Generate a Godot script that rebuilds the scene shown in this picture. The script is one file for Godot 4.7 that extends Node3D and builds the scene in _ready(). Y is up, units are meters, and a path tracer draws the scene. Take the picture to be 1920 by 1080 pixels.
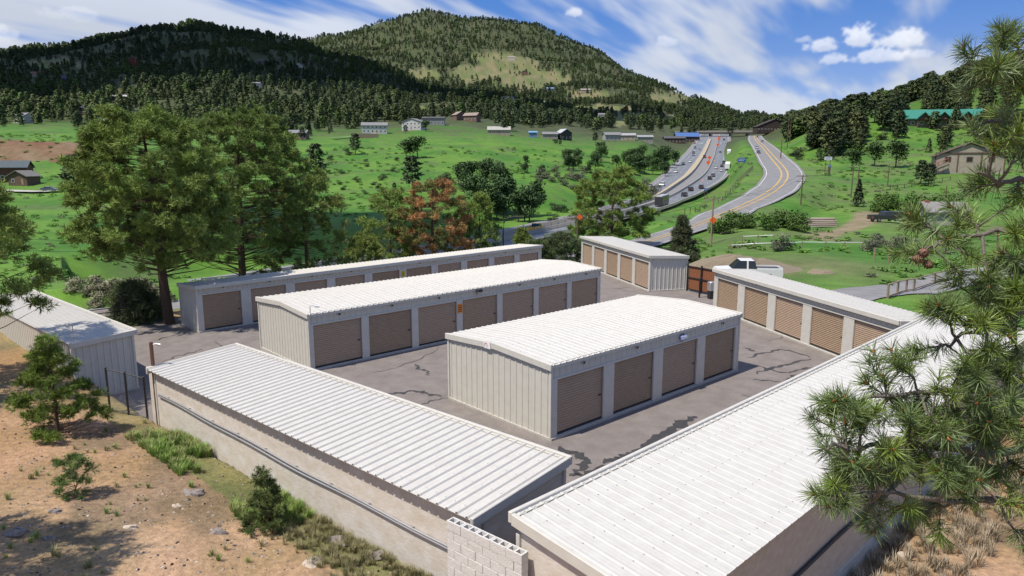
extends Node3D

const F := 1300.0
const PITCH := deg_to_rad(10.3)
const EYE := Vector3(0, 9.7, 0)

var M := {}
var taken := {}
var hw: Array = []      # highway stations: [centre Vector3, half width, right dir]
var fr: Array = []      # frontage road stations
var cols: Array = []
var rng := RandomNumberGenerator.new()
var nz := FastNoiseLite.new()
var nz2 := FastNoiseLite.new()

# ------------------------------------------------------------------ mesh collector
class MB:
	var V := PackedVector3Array()
	var N := PackedVector3Array()
	var U := PackedVector2Array()
	var C := PackedColorArray()
	var I := PackedInt32Array()
	var col := Color(1, 1, 1)
	func tri(a: Vector3, b: Vector3, c: Vector3, n := Vector3.ZERO) -> void:
		var f := (c - a).cross(b - a)
		if n == Vector3.ZERO:
			n = f.normalized()
		var k := V.size()
		V.append(a); N.append(n); C.append(col); U.append(Vector2(a.x, a.z))
		if f.dot(n) < 0:
			V.append(c); V.append(b)
		else:
			V.append(b); V.append(c)
		for j in 2:
			N.append(n); C.append(col); U.append(Vector2(V[k + 1 + j].x, V[k + 1 + j].z))
		I.append(k); I.append(k + 1); I.append(k + 2)
	func quad(a: Vector3, b: Vector3, c: Vector3, d: Vector3, n := Vector3.ZERO) -> void:
		tri(a, b, c, n)
		tri(a, c, d, n)
	# box between two corners, through a transform, with bevelled look left to size
	func box(lo: Vector3, hi: Vector3, t := Transform3D()) -> void:
		var p: Array = []
		for i in 8:
			p.append(t * Vector3(hi.x if i & 1 else lo.x, hi.y if i & 2 else lo.y, hi.z if i & 4 else lo.z))
		var b := t.basis
		var sx := b.x.normalized()
		var sy := b.y.normalized()
		var sz := b.z.normalized()
		quad(p[0], p[2], p[6], p[4], -sx); quad(p[1], p[3], p[7], p[5], sx)
		quad(p[0], p[1], p[5], p[4], -sy); quad(p[2], p[3], p[7], p[6], sy)
		quad(p[0], p[1], p[3], p[2], -sz); quad(p[4], p[5], p[7], p[6], sz)
	# box with chamfered vertical and top edges
	func cbox(lo: Vector3, hi: Vector3, c: float, t := Transform3D()) -> void:
		var ring := [Vector2(lo.x + c, lo.z), Vector2(hi.x - c, lo.z), Vector2(hi.x, lo.z + c), Vector2(hi.x, hi.z - c), Vector2(hi.x - c, hi.z), Vector2(lo.x + c, hi.z), Vector2(lo.x, hi.z - c), Vector2(lo.x, lo.z + c)]
		var mid := Vector2((lo.x + hi.x) / 2, (lo.z + hi.z) / 2)
		for i in 8:
			var a: Vector2 = ring[i]
			var b: Vector2 = ring[(i + 1) % 8]
			var a2 := a + (mid - a).sign() * c
			var b2 := b + (mid - b).sign() * c
			var e := b - a
			var nn := (t.basis * Vector3(e.y, 0, -e.x)).normalized()
			quad(t * Vector3(a.x, lo.y, a.y), t * Vector3(b.x, lo.y, b.y), t * Vector3(b.x, hi.y - c, b.y), t * Vector3(a.x, hi.y - c, a.y), nn)
			quad(t * Vector3(a.x, hi.y - c, a.y), t * Vector3(b.x, hi.y - c, b.y), t * Vector3(b2.x, hi.y, b2.y), t * Vector3(a2.x, hi.y, a2.y), (nn + t.basis.y.normalized()).normalized())
			tri(t * Vector3(a2.x, hi.y, a2.y), t * Vector3(b2.x, hi.y, b2.y), t * Vector3(mid.x, hi.y, mid.y), t.basis.y.normalized())
			tri(t * Vector3(a.x, lo.y, a.y), t * Vector3(b.x, lo.y, b.y), t * Vector3(mid.x, lo.y, mid.y), -t.basis.y.normalized())
	# tube through points
	func tube(p: Array, r: Array, sides := 8, cap := true) -> void:
		var n := p.size()
		var base := V.size()
		var up := Vector3.UP
		for i in n:
			var d: Vector3 = (p[mini(i + 1, n - 1)] - p[maxi(i - 1, 0)]).normalized()
			var s := d.cross(up if absf(d.y) < 0.95 else Vector3.RIGHT).normalized()
			var q := s.cross(d)
			for k in sides:
				var a := TAU * k / sides
				var o := s * cos(a) + q * sin(a)
				V.append(p[i] + o * r[i]); N.append(o); C.append(col); U.append(Vector2(float(k) / sides, i))
		for i in n - 1:
			for k in sides:
				var a := base + i * sides + k
				var b := base + i * sides + (k + 1) % sides
				I.append(a); I.append(b); I.append(a + sides)
				I.append(b); I.append(b + sides); I.append(a + sides)
		if cap:
			for e in [0, n - 1]:
				var d: Vector3 = (p[0] - p[1]).normalized() if e == 0 else (p[n - 1] - p[n - 2]).normalized()
				for k in range(1, sides - 1):
					tri(V[base + e * sides], V[base + e * sides + k], V[base + e * sides + k + 1], d)
	# prism: polygon in (x,y), extruded along z from z0 to z1
	func prism(poly: Array, z0: float, z1: float, t := Transform3D()) -> void:
		var n := poly.size()
		var area := 0.0
		for i in n:
			area += poly[i].cross(poly[(i + 1) % n])
		var pts := PackedVector2Array(poly)
		var idx := Geometry2D.triangulate_polygon(pts)
		for z in [z0, z1]:
			var nn := (t.basis.z * (1.0 if z == maxf(z0, z1) else -1.0)).normalized()
			for i in range(0, idx.size(), 3):
				tri(t * Vector3(pts[idx[i]].x, pts[idx[i]].y, z), t * Vector3(pts[idx[i + 1]].x, pts[idx[i + 1]].y, z), t * Vector3(pts[idx[i + 2]].x, pts[idx[i + 2]].y, z), nn)
		for i in n:
			var a: Vector2 = poly[i]
			var b: Vector2 = poly[(i + 1) % n]
			var e := (b - a) * signf(area)
			quad(t * Vector3(a.x, a.y, z0), t * Vector3(b.x, b.y, z0), t * Vector3(b.x, b.y, z1), t * Vector3(a.x, a.y, z1), (t.basis * Vector3(e.y, -e.x, 0)).normalized())
	func mesh(mat: Material = null) -> ArrayMesh:
		var a := []
		a.resize(Mesh.ARRAY_MAX)
		a[Mesh.ARRAY_VERTEX] = V; a[Mesh.ARRAY_NORMAL] = N; a[Mesh.ARRAY_COLOR] = C; a[Mesh.ARRAY_TEX_UV] = U; a[Mesh.ARRAY_INDEX] = I
		var m := ArrayMesh.new()
		m.add_surface_from_arrays(Mesh.PRIMITIVE_TRIANGLES, a)
		if mat:
			m.surface_set_material(0, mat)
		return m

# ------------------------------------------------------------------ naming
func numbered(called: String) -> String:
	if not taken.has(called):
		taken[called] = 0
		return called
	taken[called] += 1
	return "%s_%03d" % [called, taken[called]]

func thing(called: String, label: String, category: String, at := Vector3.ZERO, turn := 0.0, group := "") -> Node3D:
	var o := Node3D.new()
	o.name = numbered(called)
	add_child(o)
	o.position = at
	o.rotation.y = turn
	o.set_meta("label", label)
	o.set_meta("category", category)
	if group != "":
		o.set_meta("group", group)
	return o

func put(parent: Node, called: String, mesh: Mesh, mat: Material = null, t := Transform3D()) -> MeshInstance3D:
	var o := MeshInstance3D.new()
	o.name = called
	o.mesh = mesh
	if mat:
		o.material_override = mat
	o.transform = t
	parent.add_child(o, true)
	return o

func struct(called: String, mesh: Mesh, mat: Material = null) -> MeshInstance3D:
	var o := MeshInstance3D.new()
	o.name = numbered(called)
	o.mesh = mesh
	if mat:
		o.material_override = mat
	add_child(o)
	o.set_meta("kind", "structure")
	return o

func copy_of(o: Node3D, at: Vector3, turn: float, label := "", scl := 1.0, group := "") -> Node3D:
	var base_name := String(o.name)
	var r := RegEx.create_from_string("_\\d\\d\\d$")
	base_name = r.sub(base_name, "")
	var c: Node3D = o.duplicate()
	c.name = numbered(base_name)
	add_child(c)
	c.position = at
	c.rotation.y = turn
	c.scale = Vector3.ONE * scl
	if label != "":
		c.set_meta("label", label)
	if group != "":
		c.set_meta("group", group)
	return c

# ------------------------------------------------------------------ measuring: where a direction seen in the survey photograph meets a depth
func slope_of(py: float) -> float:
	return tan(atan((540.0 - py) / F) - PITCH)

func pz(px: float, py: float, depth: float) -> Vector3:
	var y := (540.0 - py) / F
	var d := Vector3((px - 960.0) / F, y * cos(PITCH) - sin(PITCH), -(y * sin(PITCH) + cos(PITCH)))
	return EYE + d * (depth / -d.z)

func py_at(px: float, py: float, height: float) -> Vector3:
	var y := (540.0 - py) / F
	var d := Vector3((px - 960.0) / F, y * cos(PITCH) - sin(PITCH), -(y * sin(PITCH) + cos(PITCH)))
	return EYE + d * ((height - EYE.y) / d.y)

# on the ground along the column px at that depth
func on_ground(px: float, depth: float) -> Vector3:
	var x := depth * (px - 960.0) / F / 1.016
	return Vector3(x, ground(x, -depth), -depth)

# ------------------------------------------------------------------ terrain
func ss(a: float, b: float, x: float) -> float:
	return smoothstep(a, b, x)

func near_ground(x: float, z: float) -> float:
	# yard: level, dropping half a metre towards the shed by the gate
	var yard := -0.5 * (1.0 - ss(-16.0, -9.5, x)) * ss(-38.0, -32.0, z)
	# bank behind the two retaining rear walls, rising towards the viewer
	var s7 := (x + 12.4) * -0.655 + (z + 23.65) * 0.755
	var s6 := (x - 3.5) * 0.691 + (z + 11.0) * 0.723
	var s := maxf(minf(s7, 30.0) if x < 0.0 else -1.0, s6) if x > -1.0 else s7
	var bank := 0.0
	if s > 0.0:
		bank = (0.25 + 0.09 * s + 0.02 * maxf(0.0, -x - 6.0)) if x < 1.0 else (-0.4 + 0.10 * s)
		bank += nz.get_noise_2d(x * 6.0, z * 6.0) * 0.16 + nz.get_noise_2d(x * 25.0, z * 25.0) * 0.05
	var w := ss(-0.2, 0.1, s)
	var rough := nz.get_noise_2d(x * 3.0, z * 3.0) * 0.3 * ss(44.0, 70.0, Vector2(x, z).length())
	var h := lerpf(yard - 0.1 + rough, bank, w)
	# away from the yard the land falls
	h -= 1.6 * ss(52.0, 80.0, Vector2(x + 4, z).length()) 
	return h

func far_ground(t: float, d: float) -> float:
	var px := t * 1.016 * F + 960.0
	var n := cols.size()
	var i := 0
	while i < n - 2 and cols[i + 1][0] < px:
		i += 1
	var k := clampf((px - cols[i][0]) / (cols[i + 1][0] - cols[i][0]), 0.0, 1.0)
	k = lerpf(k, k * k * (3.0 - 2.0 * k), 0.5)
	return lerpf(along(cols[i][1], d), along(cols[i + 1][1], d), k)

func along(c: PackedVector2Array, d: float) -> float:
	var n := c.size()
	if d <= c[0].x:
		return c[0].y
	for i in n - 1:
		if d <= c[i + 1].x:
			var h0 := c[i].y
			var h1 := c[i + 1].y
			var w := c[i + 1].x - c[i].x
			var m0 := (h1 - c[maxi(i - 1, 0)].y) / maxf(c[i + 1].x - c[maxi(i - 1, 0)].x, 0.01)
			var m1 := (c[mini(i + 2, n - 1)].y - h0) / maxf(c[mini(i + 2, n - 1)].x - c[i].x, 0.01)
			var s := (d - c[i].x) / w
			var s2 := s * s
			var s3 := s2 * s
			return (2 * s3 - 3 * s2 + 1) * h0 + (s3 - 2 * s2 + s) * w * m0 + (3 * s2 - 2 * s3) * h1 + (s3 - s2) * w * m1
	return c[n - 1].y

# [distance to the road's centre over its half width, road height]
func road_near(road: Array, x: float, z: float) -> Vector2:
	var best := 1e9
	var bh := 0.0
	for i in road.size() - 1:
		var a: Vector3 = road[i][0]
		var b: Vector3 = road[i + 1][0]
		var ex := b.x - a.x
		var ez := b.z - a.z
		var k := clampf(((x - a.x) * ex + (z - a.z) * ez) / (ex * ex + ez * ez), 0.0, 1.0)
		var dx := x - a.x - ex * k
		var dz := z - a.z - ez * k
		var w: float = lerpf(road[i][1], road[i + 1][1], k)
		var q := sqrt(dx * dx + dz * dz) - w
		if q < best:
			best = q
			bh = lerpf(a.y, b.y, k)
	return Vector2(best, bh)

func ground(x: float, z: float, roads := true) -> float:
	var d := -z
	if d < 60.0:
		if d < 1.0:
			return near_ground(x, z)
		if absf(x) < 60.0 and d < 45.0:
			return near_ground(x, z)
	var f := far_ground(x / maxf(d, 1.0), d)
	var big := 1.0 + d * 0.004
	f += nz.get_noise_2d(x / big * 2.0, z / big * 2.0) * big * 0.5 * ss(60.0, 120.0, d)
	if d > 420.0:
		f += nz2.get_noise_2d(x, z) * minf(d * 0.012, 22.0) * ss(420.0, 900.0, d)
	if d < 85.0:
		f = lerpf(near_ground(x, z), f, ss(55.0, 80.0, d))
	if roads and d > 45.0 and d < 1000.0:
		var px := x / d * 1.016 * F + 960.0
		if px > -500.0 and px < 1600.0:
			var big2 := 4.0 + d * 0.02
			if d > 70.0 and px > 100.0:
				var q := road_near(hw, x, z)
				if q.x < big2 * 2.5:
					f = lerpf(q.y - 0.35 - d * 0.0008, f, ss(big2 * 0.4, big2 * 2.5, q.x))
			var q2 := road_near(fr, x, z)
			var b3 := 2.0 + d * 0.012
			if q2.x < b3 * 2.2:
				f = lerpf(q2.y - 0.25 - d * 0.0008, f, ss(b3 * 0.4, b3 * 2.2, q2.x))
	return f

func set_columns() -> void:
	var raw := {
		-400: [70, 536, 110, 452, 160, 405, 220, 362, 260, 345, 330, 300, 345, 268, 420, 250, 600, 215, 900, 170, 1300, 115, 1800, 130, 4000, 200, 9000, 270],
		0: [70, 536, 110, 452, 160, 405, 220, 366, 260, 347, 330, 302, 352, 264, 420, 252, 600, 222, 900, 170, 1300, 108, 1800, 130, 4000, 200, 9000, 270],
		130: [70, 538, 110, 455, 160, 405, 220, 364, 260, 345, 330, 300, 352, 270, 420, 252, 600, 222, 900, 165, 1350, 92, 1800, 120, 4000, 200, 9000, 270],
		230: [70, 540, 110, 455, 160, 405, 220, 360, 260, 342, 330, 300, 360, 278, 420, 258, 600, 225, 900, 160, 1450, 76, 2000, 110, 4000, 190, 9000, 270],
		320: [70, 538, 110, 452, 160, 402, 220, 360, 300, 325, 380, 295, 450, 262, 600, 228, 900, 160, 1500, 58, 2100, 90, 4000, 180, 9000, 270],
		400: [70, 535, 110, 450, 160, 400, 220, 360, 300, 325, 380, 295, 450, 264, 600, 228, 900, 160, 1550, 53, 2100, 90, 4000, 150, 9000, 270],
		480: [70, 532, 110, 458, 150, 415, 210, 372, 300, 328, 380, 298, 450, 268, 600, 232, 900, 170, 1550, 62, 2100, 90, 4000, 130, 9000, 270],
		560: [70, 530, 110, 465, 150, 420, 200, 385, 270, 345, 350, 305, 450, 268, 560, 244, 800, 195, 1500, 84, 1700, 95, 2600, 98, 3000, 82, 3600, 110, 9000, 270],
		640: [70, 528, 110, 465, 150, 420, 200, 383, 270, 342, 350, 303, 450, 268, 560, 246, 700, 222, 1000, 172, 1500, 104, 1800, 120, 2600, 88, 3000, 70, 3600, 100, 9000, 270],
		720: [70, 528, 110, 462, 150, 420, 200, 383, 270, 340, 350, 300, 450, 266, 560, 244, 650, 228, 1000, 186, 1500, 134, 1800, 142, 2500, 88, 3000, 44, 3600, 80, 9000, 270],
		800: [70, 528, 110, 460, 150, 420, 200, 383, 270, 338, 350, 297, 450, 262, 560, 238, 650, 224, 900, 205, 1400, 170, 1700, 166, 2200, 112, 3000, 25, 3600, 60, 9000, 270],
		900: [70, 530, 110, 462, 150, 422, 195, 395, 270, 342, 350, 300, 450, 263, 560, 241, 640, 228, 900, 209, 1400, 184, 1700, 172, 2300, 103, 3000, 37, 3600, 70, 9000, 270],
		1000: [70, 530, 110, 465, 150, 425, 190, 400, 270, 352, 350, 310, 450, 272, 560, 252, 700, 238, 1000, 214, 1500, 193, 1800, 168, 2300, 113, 3000, 47, 3600, 80, 9000, 270],
		1100: [70, 525, 110, 465, 150, 430, 200, 402, 280, 352, 360, 314, 450, 282, 560, 260, 700, 247, 1000, 223, 1400, 208, 1800, 168, 2300, 124, 2900, 94, 3600, 120, 9000, 270],
		1200: [70, 520, 110, 460, 150, 428, 215, 398, 290, 354, 360, 322, 450, 288, 560, 264, 700, 248, 1000, 228, 1400, 208, 2000, 168, 2600, 149, 3200, 165, 9000, 270],
		1300: [70, 515, 100, 455, 150, 420, 230, 394, 290, 362, 360, 328, 460, 300, 570, 278, 720, 260, 900, 247, 1200, 232, 1800, 208, 2400, 189, 3000, 200, 9000, 270],
		1400: [70, 505, 100, 445, 140, 403, 180, 374, 240, 347, 310, 324, 390, 302, 500, 278, 650, 256, 900, 245, 1300, 236, 1900, 220, 2500, 224, 9000, 270],
		1480: [70, 500, 100, 445, 140, 400, 170, 368, 200, 345, 250, 325, 320, 303, 400, 278, 520, 256, 650, 242, 900, 238, 1400, 234, 2500, 240, 9000, 275],
		1550: [70, 498, 100, 448, 130, 420, 170, 380, 210, 345, 260, 320, 330, 285, 420, 245, 500, 228, 600, 224, 900, 232, 2500, 245, 9000, 275],
		1650: [70, 498, 100, 452, 130, 420, 170, 380, 210, 345, 260, 318, 320, 283, 400, 240, 480, 206, 560, 204, 800, 215, 2500, 245, 9000, 275],
		1750: [70, 500, 100, 455, 130, 425, 170, 380, 210, 340, 250, 315, 310, 284, 400, 246, 480, 205, 580, 166, 660, 166, 900, 190, 2500, 245, 9000, 275],
		1850: [70, 505, 100, 460, 130, 425, 170, 375, 210, 335, 240, 315, 300, 287, 400, 240, 480, 190, 600, 138, 700, 138, 1000, 170, 2500, 235, 9000, 275],
		1950: [70, 505, 100, 460, 130, 425, 170, 375, 210, 335, 240, 313, 300, 283, 400, 232, 480, 175, 600, 110, 700, 112, 1000, 155, 2500, 230, 9000, 275],
		2400: [70, 505, 100, 455, 130, 415, 170, 365, 210, 325, 240, 303, 300, 270, 400, 215, 480, 160, 600, 95, 700, 95, 1000, 145, 2500, 230, 9000, 275],
	}
	for px in raw:
		var a := PackedVector2Array()
		var r: Array = raw[px]
		for i in range(0, r.size(), 2):
			a.append(Vector2(r[i], EYE.y + slope_of(r[i + 1]) * r[i]))
		cols.append([float(px), a])

# stations as [left px, left py, right px, right py, depth left, depth right]
func station(road: Array, s: Array) -> void:
	var l := pz(s[0], s[1], s[4])
	var r := pz(s[2], s[3], s[5])
	var y := (l.y + r.y) / 2.0
	var c := (l + r) / 2.0
	c.y = y
	road.append([c, Vector2(l.x - r.x, l.z - r.z).length() / 2.0, (Vector3(r.x, y, r.z) - Vector3(l.x, y, l.z)).normalized()])

func set_roads() -> void:
	for s in [[350, 528, 420, 556, 98, 84], [480, 508, 560, 540, 108, 92], [850, 452, 900, 474, 150, 127], [950, 429, 1020, 446, 172, 150], [1067, 402, 1110, 426, 215, 178], [1140, 382, 1234, 398, 245, 216], [1192, 367, 1280, 380, 285, 250], [1213, 348, 1330, 358, 325, 295], [1240, 325, 1368, 330, 390, 372], [1265, 304, 1374, 304, 462, 458], [1287, 283, 1372, 283, 570, 570], [1304, 262, 1370, 262, 730, 730], [1310, 251, 1370, 251, 860, 860]]:
		station(hw, s)
	for s in [[-400, 640, -380, 700, 53, 45], [-100, 610, -60, 650, 53, 45], [220, 580, 240, 606, 56, 49], [600, 535, 620, 556, 66, 59], [900, 500, 910, 518, 77, 69], [1130, 464, 1150, 482, 93, 83], [1240, 432, 1290, 441, 111, 105], [1294, 412, 1350, 420, 126, 118], [1340, 394, 1421, 389, 141, 142], [1390, 371, 1473, 365, 161, 156], [1417, 352, 1502, 344, 184, 186], [1430, 333, 1510, 328, 220, 228], [1430, 318, 1502, 314, 262, 270], [1420, 298, 1482, 298, 325, 325], [1409, 276, 1455, 276, 430, 430], [1402, 262, 1435, 262, 560, 560], [1404, 254, 1428, 254, 680, 680]]:
		station(fr, s)

# ------------------------------------------------------------------ materials
func lin(r: float, g: float, b: float) -> Color:
	return Color(r, g, b).linear_to_srgb()

func noise_tex(freq: float, lo: Color, hi: Color, seed_: int, size := 512, octaves := 5, mid := 0.5) -> NoiseTexture2D:
	var n := FastNoiseLite.new()
	n.seed = seed_
	n.frequency = freq
	n.fractal_octaves = octaves
	n.fractal_gain = 0.6
	var t := NoiseTexture2D.new()
	t.width = size
	t.height = size
	t.seamless = true
	t.noise = n
	var g := Gradient.new()
	g.set_color(0, lo)
	g.set_color(1, hi)
	g.add_point(mid, lo.lerp(hi, 0.5))
	t.color_ramp = g
	return t

func height_tex(freq: float, seed_: int, octaves := 4) -> NoiseTexture2D:
	return noise_tex(freq, Color.BLACK, Color.WHITE, seed_, 512, octaves)

func mat(key: String, c: Color, rough := 0.8, metal := 0.0) -> StandardMaterial3D:
	var m := StandardMaterial3D.new()
	m.resource_name = key
	m.albedo_color = c
	m.roughness = rough
	m.metallic = metal
	M[key] = m
	return m

# a mottled material: noise of two tones in world or object space
func mottled(key: String, lo: Color, hi: Color, scale: float, rough: float, seed_: int, bump := 0.0, freq := 0.012, world := true) -> StandardMaterial3D:
	var m := mat(key, Color.WHITE, rough)
	m.albedo_texture = noise_tex(freq, lo, hi, seed_)
	m.uv1_triplanar = true
	m.uv1_world_triplanar = world
	m.uv1_scale = Vector3.ONE * scale
	if bump > 0.0:
		m.heightmap_enabled = true
		m.heightmap_scale = bump
		m.heightmap_texture = height_tex(freq * 3.0, seed_ + 1)
	return m

func leaf(key: String, c: Color, back: Color) -> StandardMaterial3D:
	var m := mat(key, c, 0.75)
	m.vertex_color_use_as_albedo = true
	m.backlight_enabled = true
	m.backlight = back
	return m

func materials() -> void:
	# ground: vertex colours carry the kind of ground, the texture its grain
	var g := mottled("ground", Color(0.68, 0.68, 0.68), Color(1.0, 1.0, 1.0), 0.11, 1.0, 11, 3.0, 0.07)
	g.vertex_color_use_as_albedo = true
	g.detail_enabled = true
	g.detail_blend_mode = BaseMaterial3D.BLEND_MODE_MUL
	g.detail_albedo = noise_tex(0.03, Color(0.74, 0.77, 0.66), Color(1, 1, 1), 12)
	g.detail_uv_layer = BaseMaterial3D.DETAIL_UV_2
	g.uv2_triplanar = true
	g.uv2_world_triplanar = true
	g.uv2_scale = Vector3.ONE * 0.013
	mottled("asphalt", lin(0.155, 0.138, 0.128), lin(0.33, 0.296, 0.275), 0.4, 0.95, 21, 0.5, 0.09)
	M.asphalt.detail_enabled = true
	M.asphalt.detail_blend_mode = BaseMaterial3D.BLEND_MODE_MUL
	M.asphalt.detail_albedo = noise_tex(0.025, Color(0.84, 0.83, 0.83), Color(1, 1, 1), 22)
	M.asphalt.detail_uv_layer = BaseMaterial3D.DETAIL_UV_2
	M.asphalt.uv2_triplanar = true
	M.asphalt.uv2_world_triplanar = true
	M.asphalt.uv2_scale = Vector3.ONE * 0.07
	mottled("tar", lin(0.03, 0.03, 0.032), lin(0.06, 0.057, 0.057), 0.8, 0.7, 25, 0.4)
	mottled("road", lin(0.16, 0.16, 0.165), lin(0.25, 0.245, 0.245), 0.05, 0.95, 27)
	mottled("road_new", lin(0.12, 0.135, 0.155), lin(0.19, 0.205, 0.225), 0.05, 0.95, 28)
	mottled("median", lin(0.33, 0.27, 0.17), lin(0.46, 0.38, 0.25), 0.1, 0.95, 29)
	mat("white_line", lin(0.7, 0.7, 0.68), 0.8)
	mat("yellow_line", lin(0.62, 0.4, 0.09), 0.8)
	mottled("roof", lin(0.53, 0.515, 0.48), lin(0.605, 0.595, 0.565), 0.3, 0.5, 31)
	M.roof.detail_enabled = true
	M.roof.detail_blend_mode = BaseMaterial3D.BLEND_MODE_MUL
	M.roof.detail_albedo = noise_tex(0.05, Color(0.96, 0.955, 0.94), Color(1, 1, 1), 32)
	mottled("panel", lin(0.5, 0.48, 0.42), lin(0.58, 0.56, 0.5), 0.35, 0.55, 33)
	mottled("trim", lin(0.5, 0.48, 0.43), lin(0.6, 0.585, 0.54), 0.4, 0.5, 35)
	mottled("door", lin(0.33, 0.25, 0.19), lin(0.41, 0.315, 0.245), 0.5, 0.55, 37)
	for i in 3:
		mottled("door_%d" % i, lin([0.35, 0.31, 0.37][i], [0.25, 0.225, 0.27][i], [0.17, 0.15, 0.19][i]), lin([0.44, 0.41, 0.45][i], [0.32, 0.295, 0.335][i], [0.225, 0.205, 0.245][i]), 0.5, 0.55, 37 + i * 13)
	mottled("concrete", lin(0.33, 0.31, 0.27), lin(0.5, 0.48, 0.44), 0.5, 0.95, 39, 0.8)
	var st := mottled("stucco", lin(0.6, 0.57, 0.52), lin(0.7, 0.68, 0.66), 0.2, 0.95, 41, 0.7, 0.03)
	st.detail_enabled = true
	st.detail_blend_mode = BaseMaterial3D.BLEND_MODE_MUL
	st.detail_albedo = noise_tex(0.02, Color(0.9, 0.86, 0.8), Color(1, 1, 1), 43)
	mottled("blotchy", lin(0.4, 0.32, 0.24), lin(0.56, 0.49, 0.41), 0.25, 0.95, 42, 0.7, 0.03)  # browner, darker stucco tones than the pale rear wall has
	mottled("block", lin(0.5, 0.48, 0.45), lin(0.66, 0.65, 0.63), 0.9, 0.95, 45, 0.8)
	mat("dark", lin(0.02, 0.02, 0.022), 0.6)
	mat("black_metal", lin(0.03, 0.03, 0.032), 0.45, 0.3)
	mat("galvanized", lin(0.5, 0.5, 0.52), 0.4, 0.7)
	mat("rust", lin(0.13, 0.06, 0.04), 0.8)
	mat("glass", lin(0.02, 0.025, 0.03), 0.08)
	mat("tyre", lin(0.02, 0.02, 0.02), 0.9)
	mat("rim", lin(0.4, 0.4, 0.42), 0.35, 0.8)
	mat("orange", lin(0.85, 0.14, 0.02), 0.6)
	mat("sign_orange", lin(0.8, 0.25, 0.02), 0.6)
	mat("sign_yellow", lin(0.8, 0.62, 0.04), 0.6)
	mat("sign_white", lin(0.75, 0.75, 0.75), 0.6)
	mat("sign_red", lin(0.6, 0.05, 0.04), 0.6)
	mat("sign_blue", lin(0.05, 0.12, 0.4), 0.6)
	mat("black_ink", lin(0.02, 0.02, 0.02), 0.8)
	mat("red_light", lin(0.5, 0.02, 0.02), 0.3)
	mottled("bark", lin(0.07, 0.045, 0.03), lin(0.16, 0.1, 0.065), 1.5, 0.95, 47, 2.0, 0.03)
	mottled("bark_grey", lin(0.12, 0.1, 0.085), lin(0.25, 0.22, 0.19), 3.0, 0.95, 48, 1.0, 0.03)
	mottled("wood", lin(0.22, 0.16, 0.11), lin(0.36, 0.28, 0.2), 0.8, 0.9, 49)
	mottled("plank", lin(0.17, 0.065, 0.028), lin(0.3, 0.115, 0.05), 0.9, 0.85, 50)
	mottled("log", lin(0.25, 0.2, 0.16), lin(0.42, 0.36, 0.3), 0.7, 0.95, 51)
	mottled("pole", lin(0.09, 0.06, 0.045), lin(0.16, 0.11, 0.08), 0.8, 0.95, 52)
	mottled("rock", lin(0.16, 0.14, 0.13), lin(0.34, 0.3, 0.27), 1.2, 0.95, 53, 1.0)
	mottled("pale_rock", lin(0.4, 0.33, 0.26), lin(0.58, 0.5, 0.42), 1.2, 0.95, 54, 1.0)
	mottled("mound", lin(0.13, 0.11, 0.075), lin(0.33, 0.265, 0.19), 0.35, 1.0, 57, 3.0, 0.05)
	leaf("needle", Color.WHITE, lin(0.06, 0.085, 0.018))
	leaf("foliage", Color.WHITE, lin(0.05, 0.08, 0.02))
	leaf("blade", Color.WHITE, lin(0.05, 0.09, 0.01))
	mat("bud", lin(0.42, 0.15, 0.05), 0.8)
	mottled("cone", lin(0.14, 0.075, 0.055), lin(0.3, 0.18, 0.13), 8.0, 0.9, 55)

# ------------------------------------------------------------------ camera, sky, sun
func cloud_at(az: float, el: float) -> Vector3:   # degrees; x: cover, y: brightness, z: cumulus share
	var a := deg_to_rad(az)
	var k := 1.0 / maxf(sin(deg_to_rad(maxf(el, 0.0))) + 0.12, 0.05)
	var p := Vector2(sin(a), cos(a)) * k
	# cirrus, drawn out along one wind direction
	var u := p.x * 0.55 + p.y * 0.83
	var v := -p.x * 0.83 + p.y * 0.55
	var st := nz2.get_noise_3d(u * 90.0, v * 420.0, 0.0) * 0.7 + nz.get_noise_3d(u * 45.0, v * 190.0, 31.0) * 0.4
	var soft := nz2.get_noise_3d(u * 70.0, v * 110.0, 77.0)
	var c := 0.47 + st * 1.7 + soft * 0.7
	# masses of thin cloud seen in the photograph: a bank over the left hill, a veil low in the valley mouth
	c += 0.75 * exp(-pow((az + 30.0) / 13.0, 2.0) - pow((el - 7.5) / 4.5, 2.0))
	c += 0.6 * exp(-pow((az - 17.0) / 17.0, 2.0) - pow((el - 4.0) / 3.0, 2.0))
	c -= 0.4 * exp(-pow((az - 9.0) / 6.0, 2.0) - pow((el - 10.2) / 2.2, 2.0))
	c -= 0.4 * exp(-pow((az - 30.0) / 9.0, 2.0) - pow((el - 9.5) / 2.6, 2.0))
	c -= 0.4 * exp(-pow((az + 17.0) / 5.0, 2.0) - pow((el - 12.0) / 2.0, 2.0))
	return Vector3(clampf(c, 0.0, 1.0), 0.8 + 0.2 * soft, 0.0)

var puffs: Array = []

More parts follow.
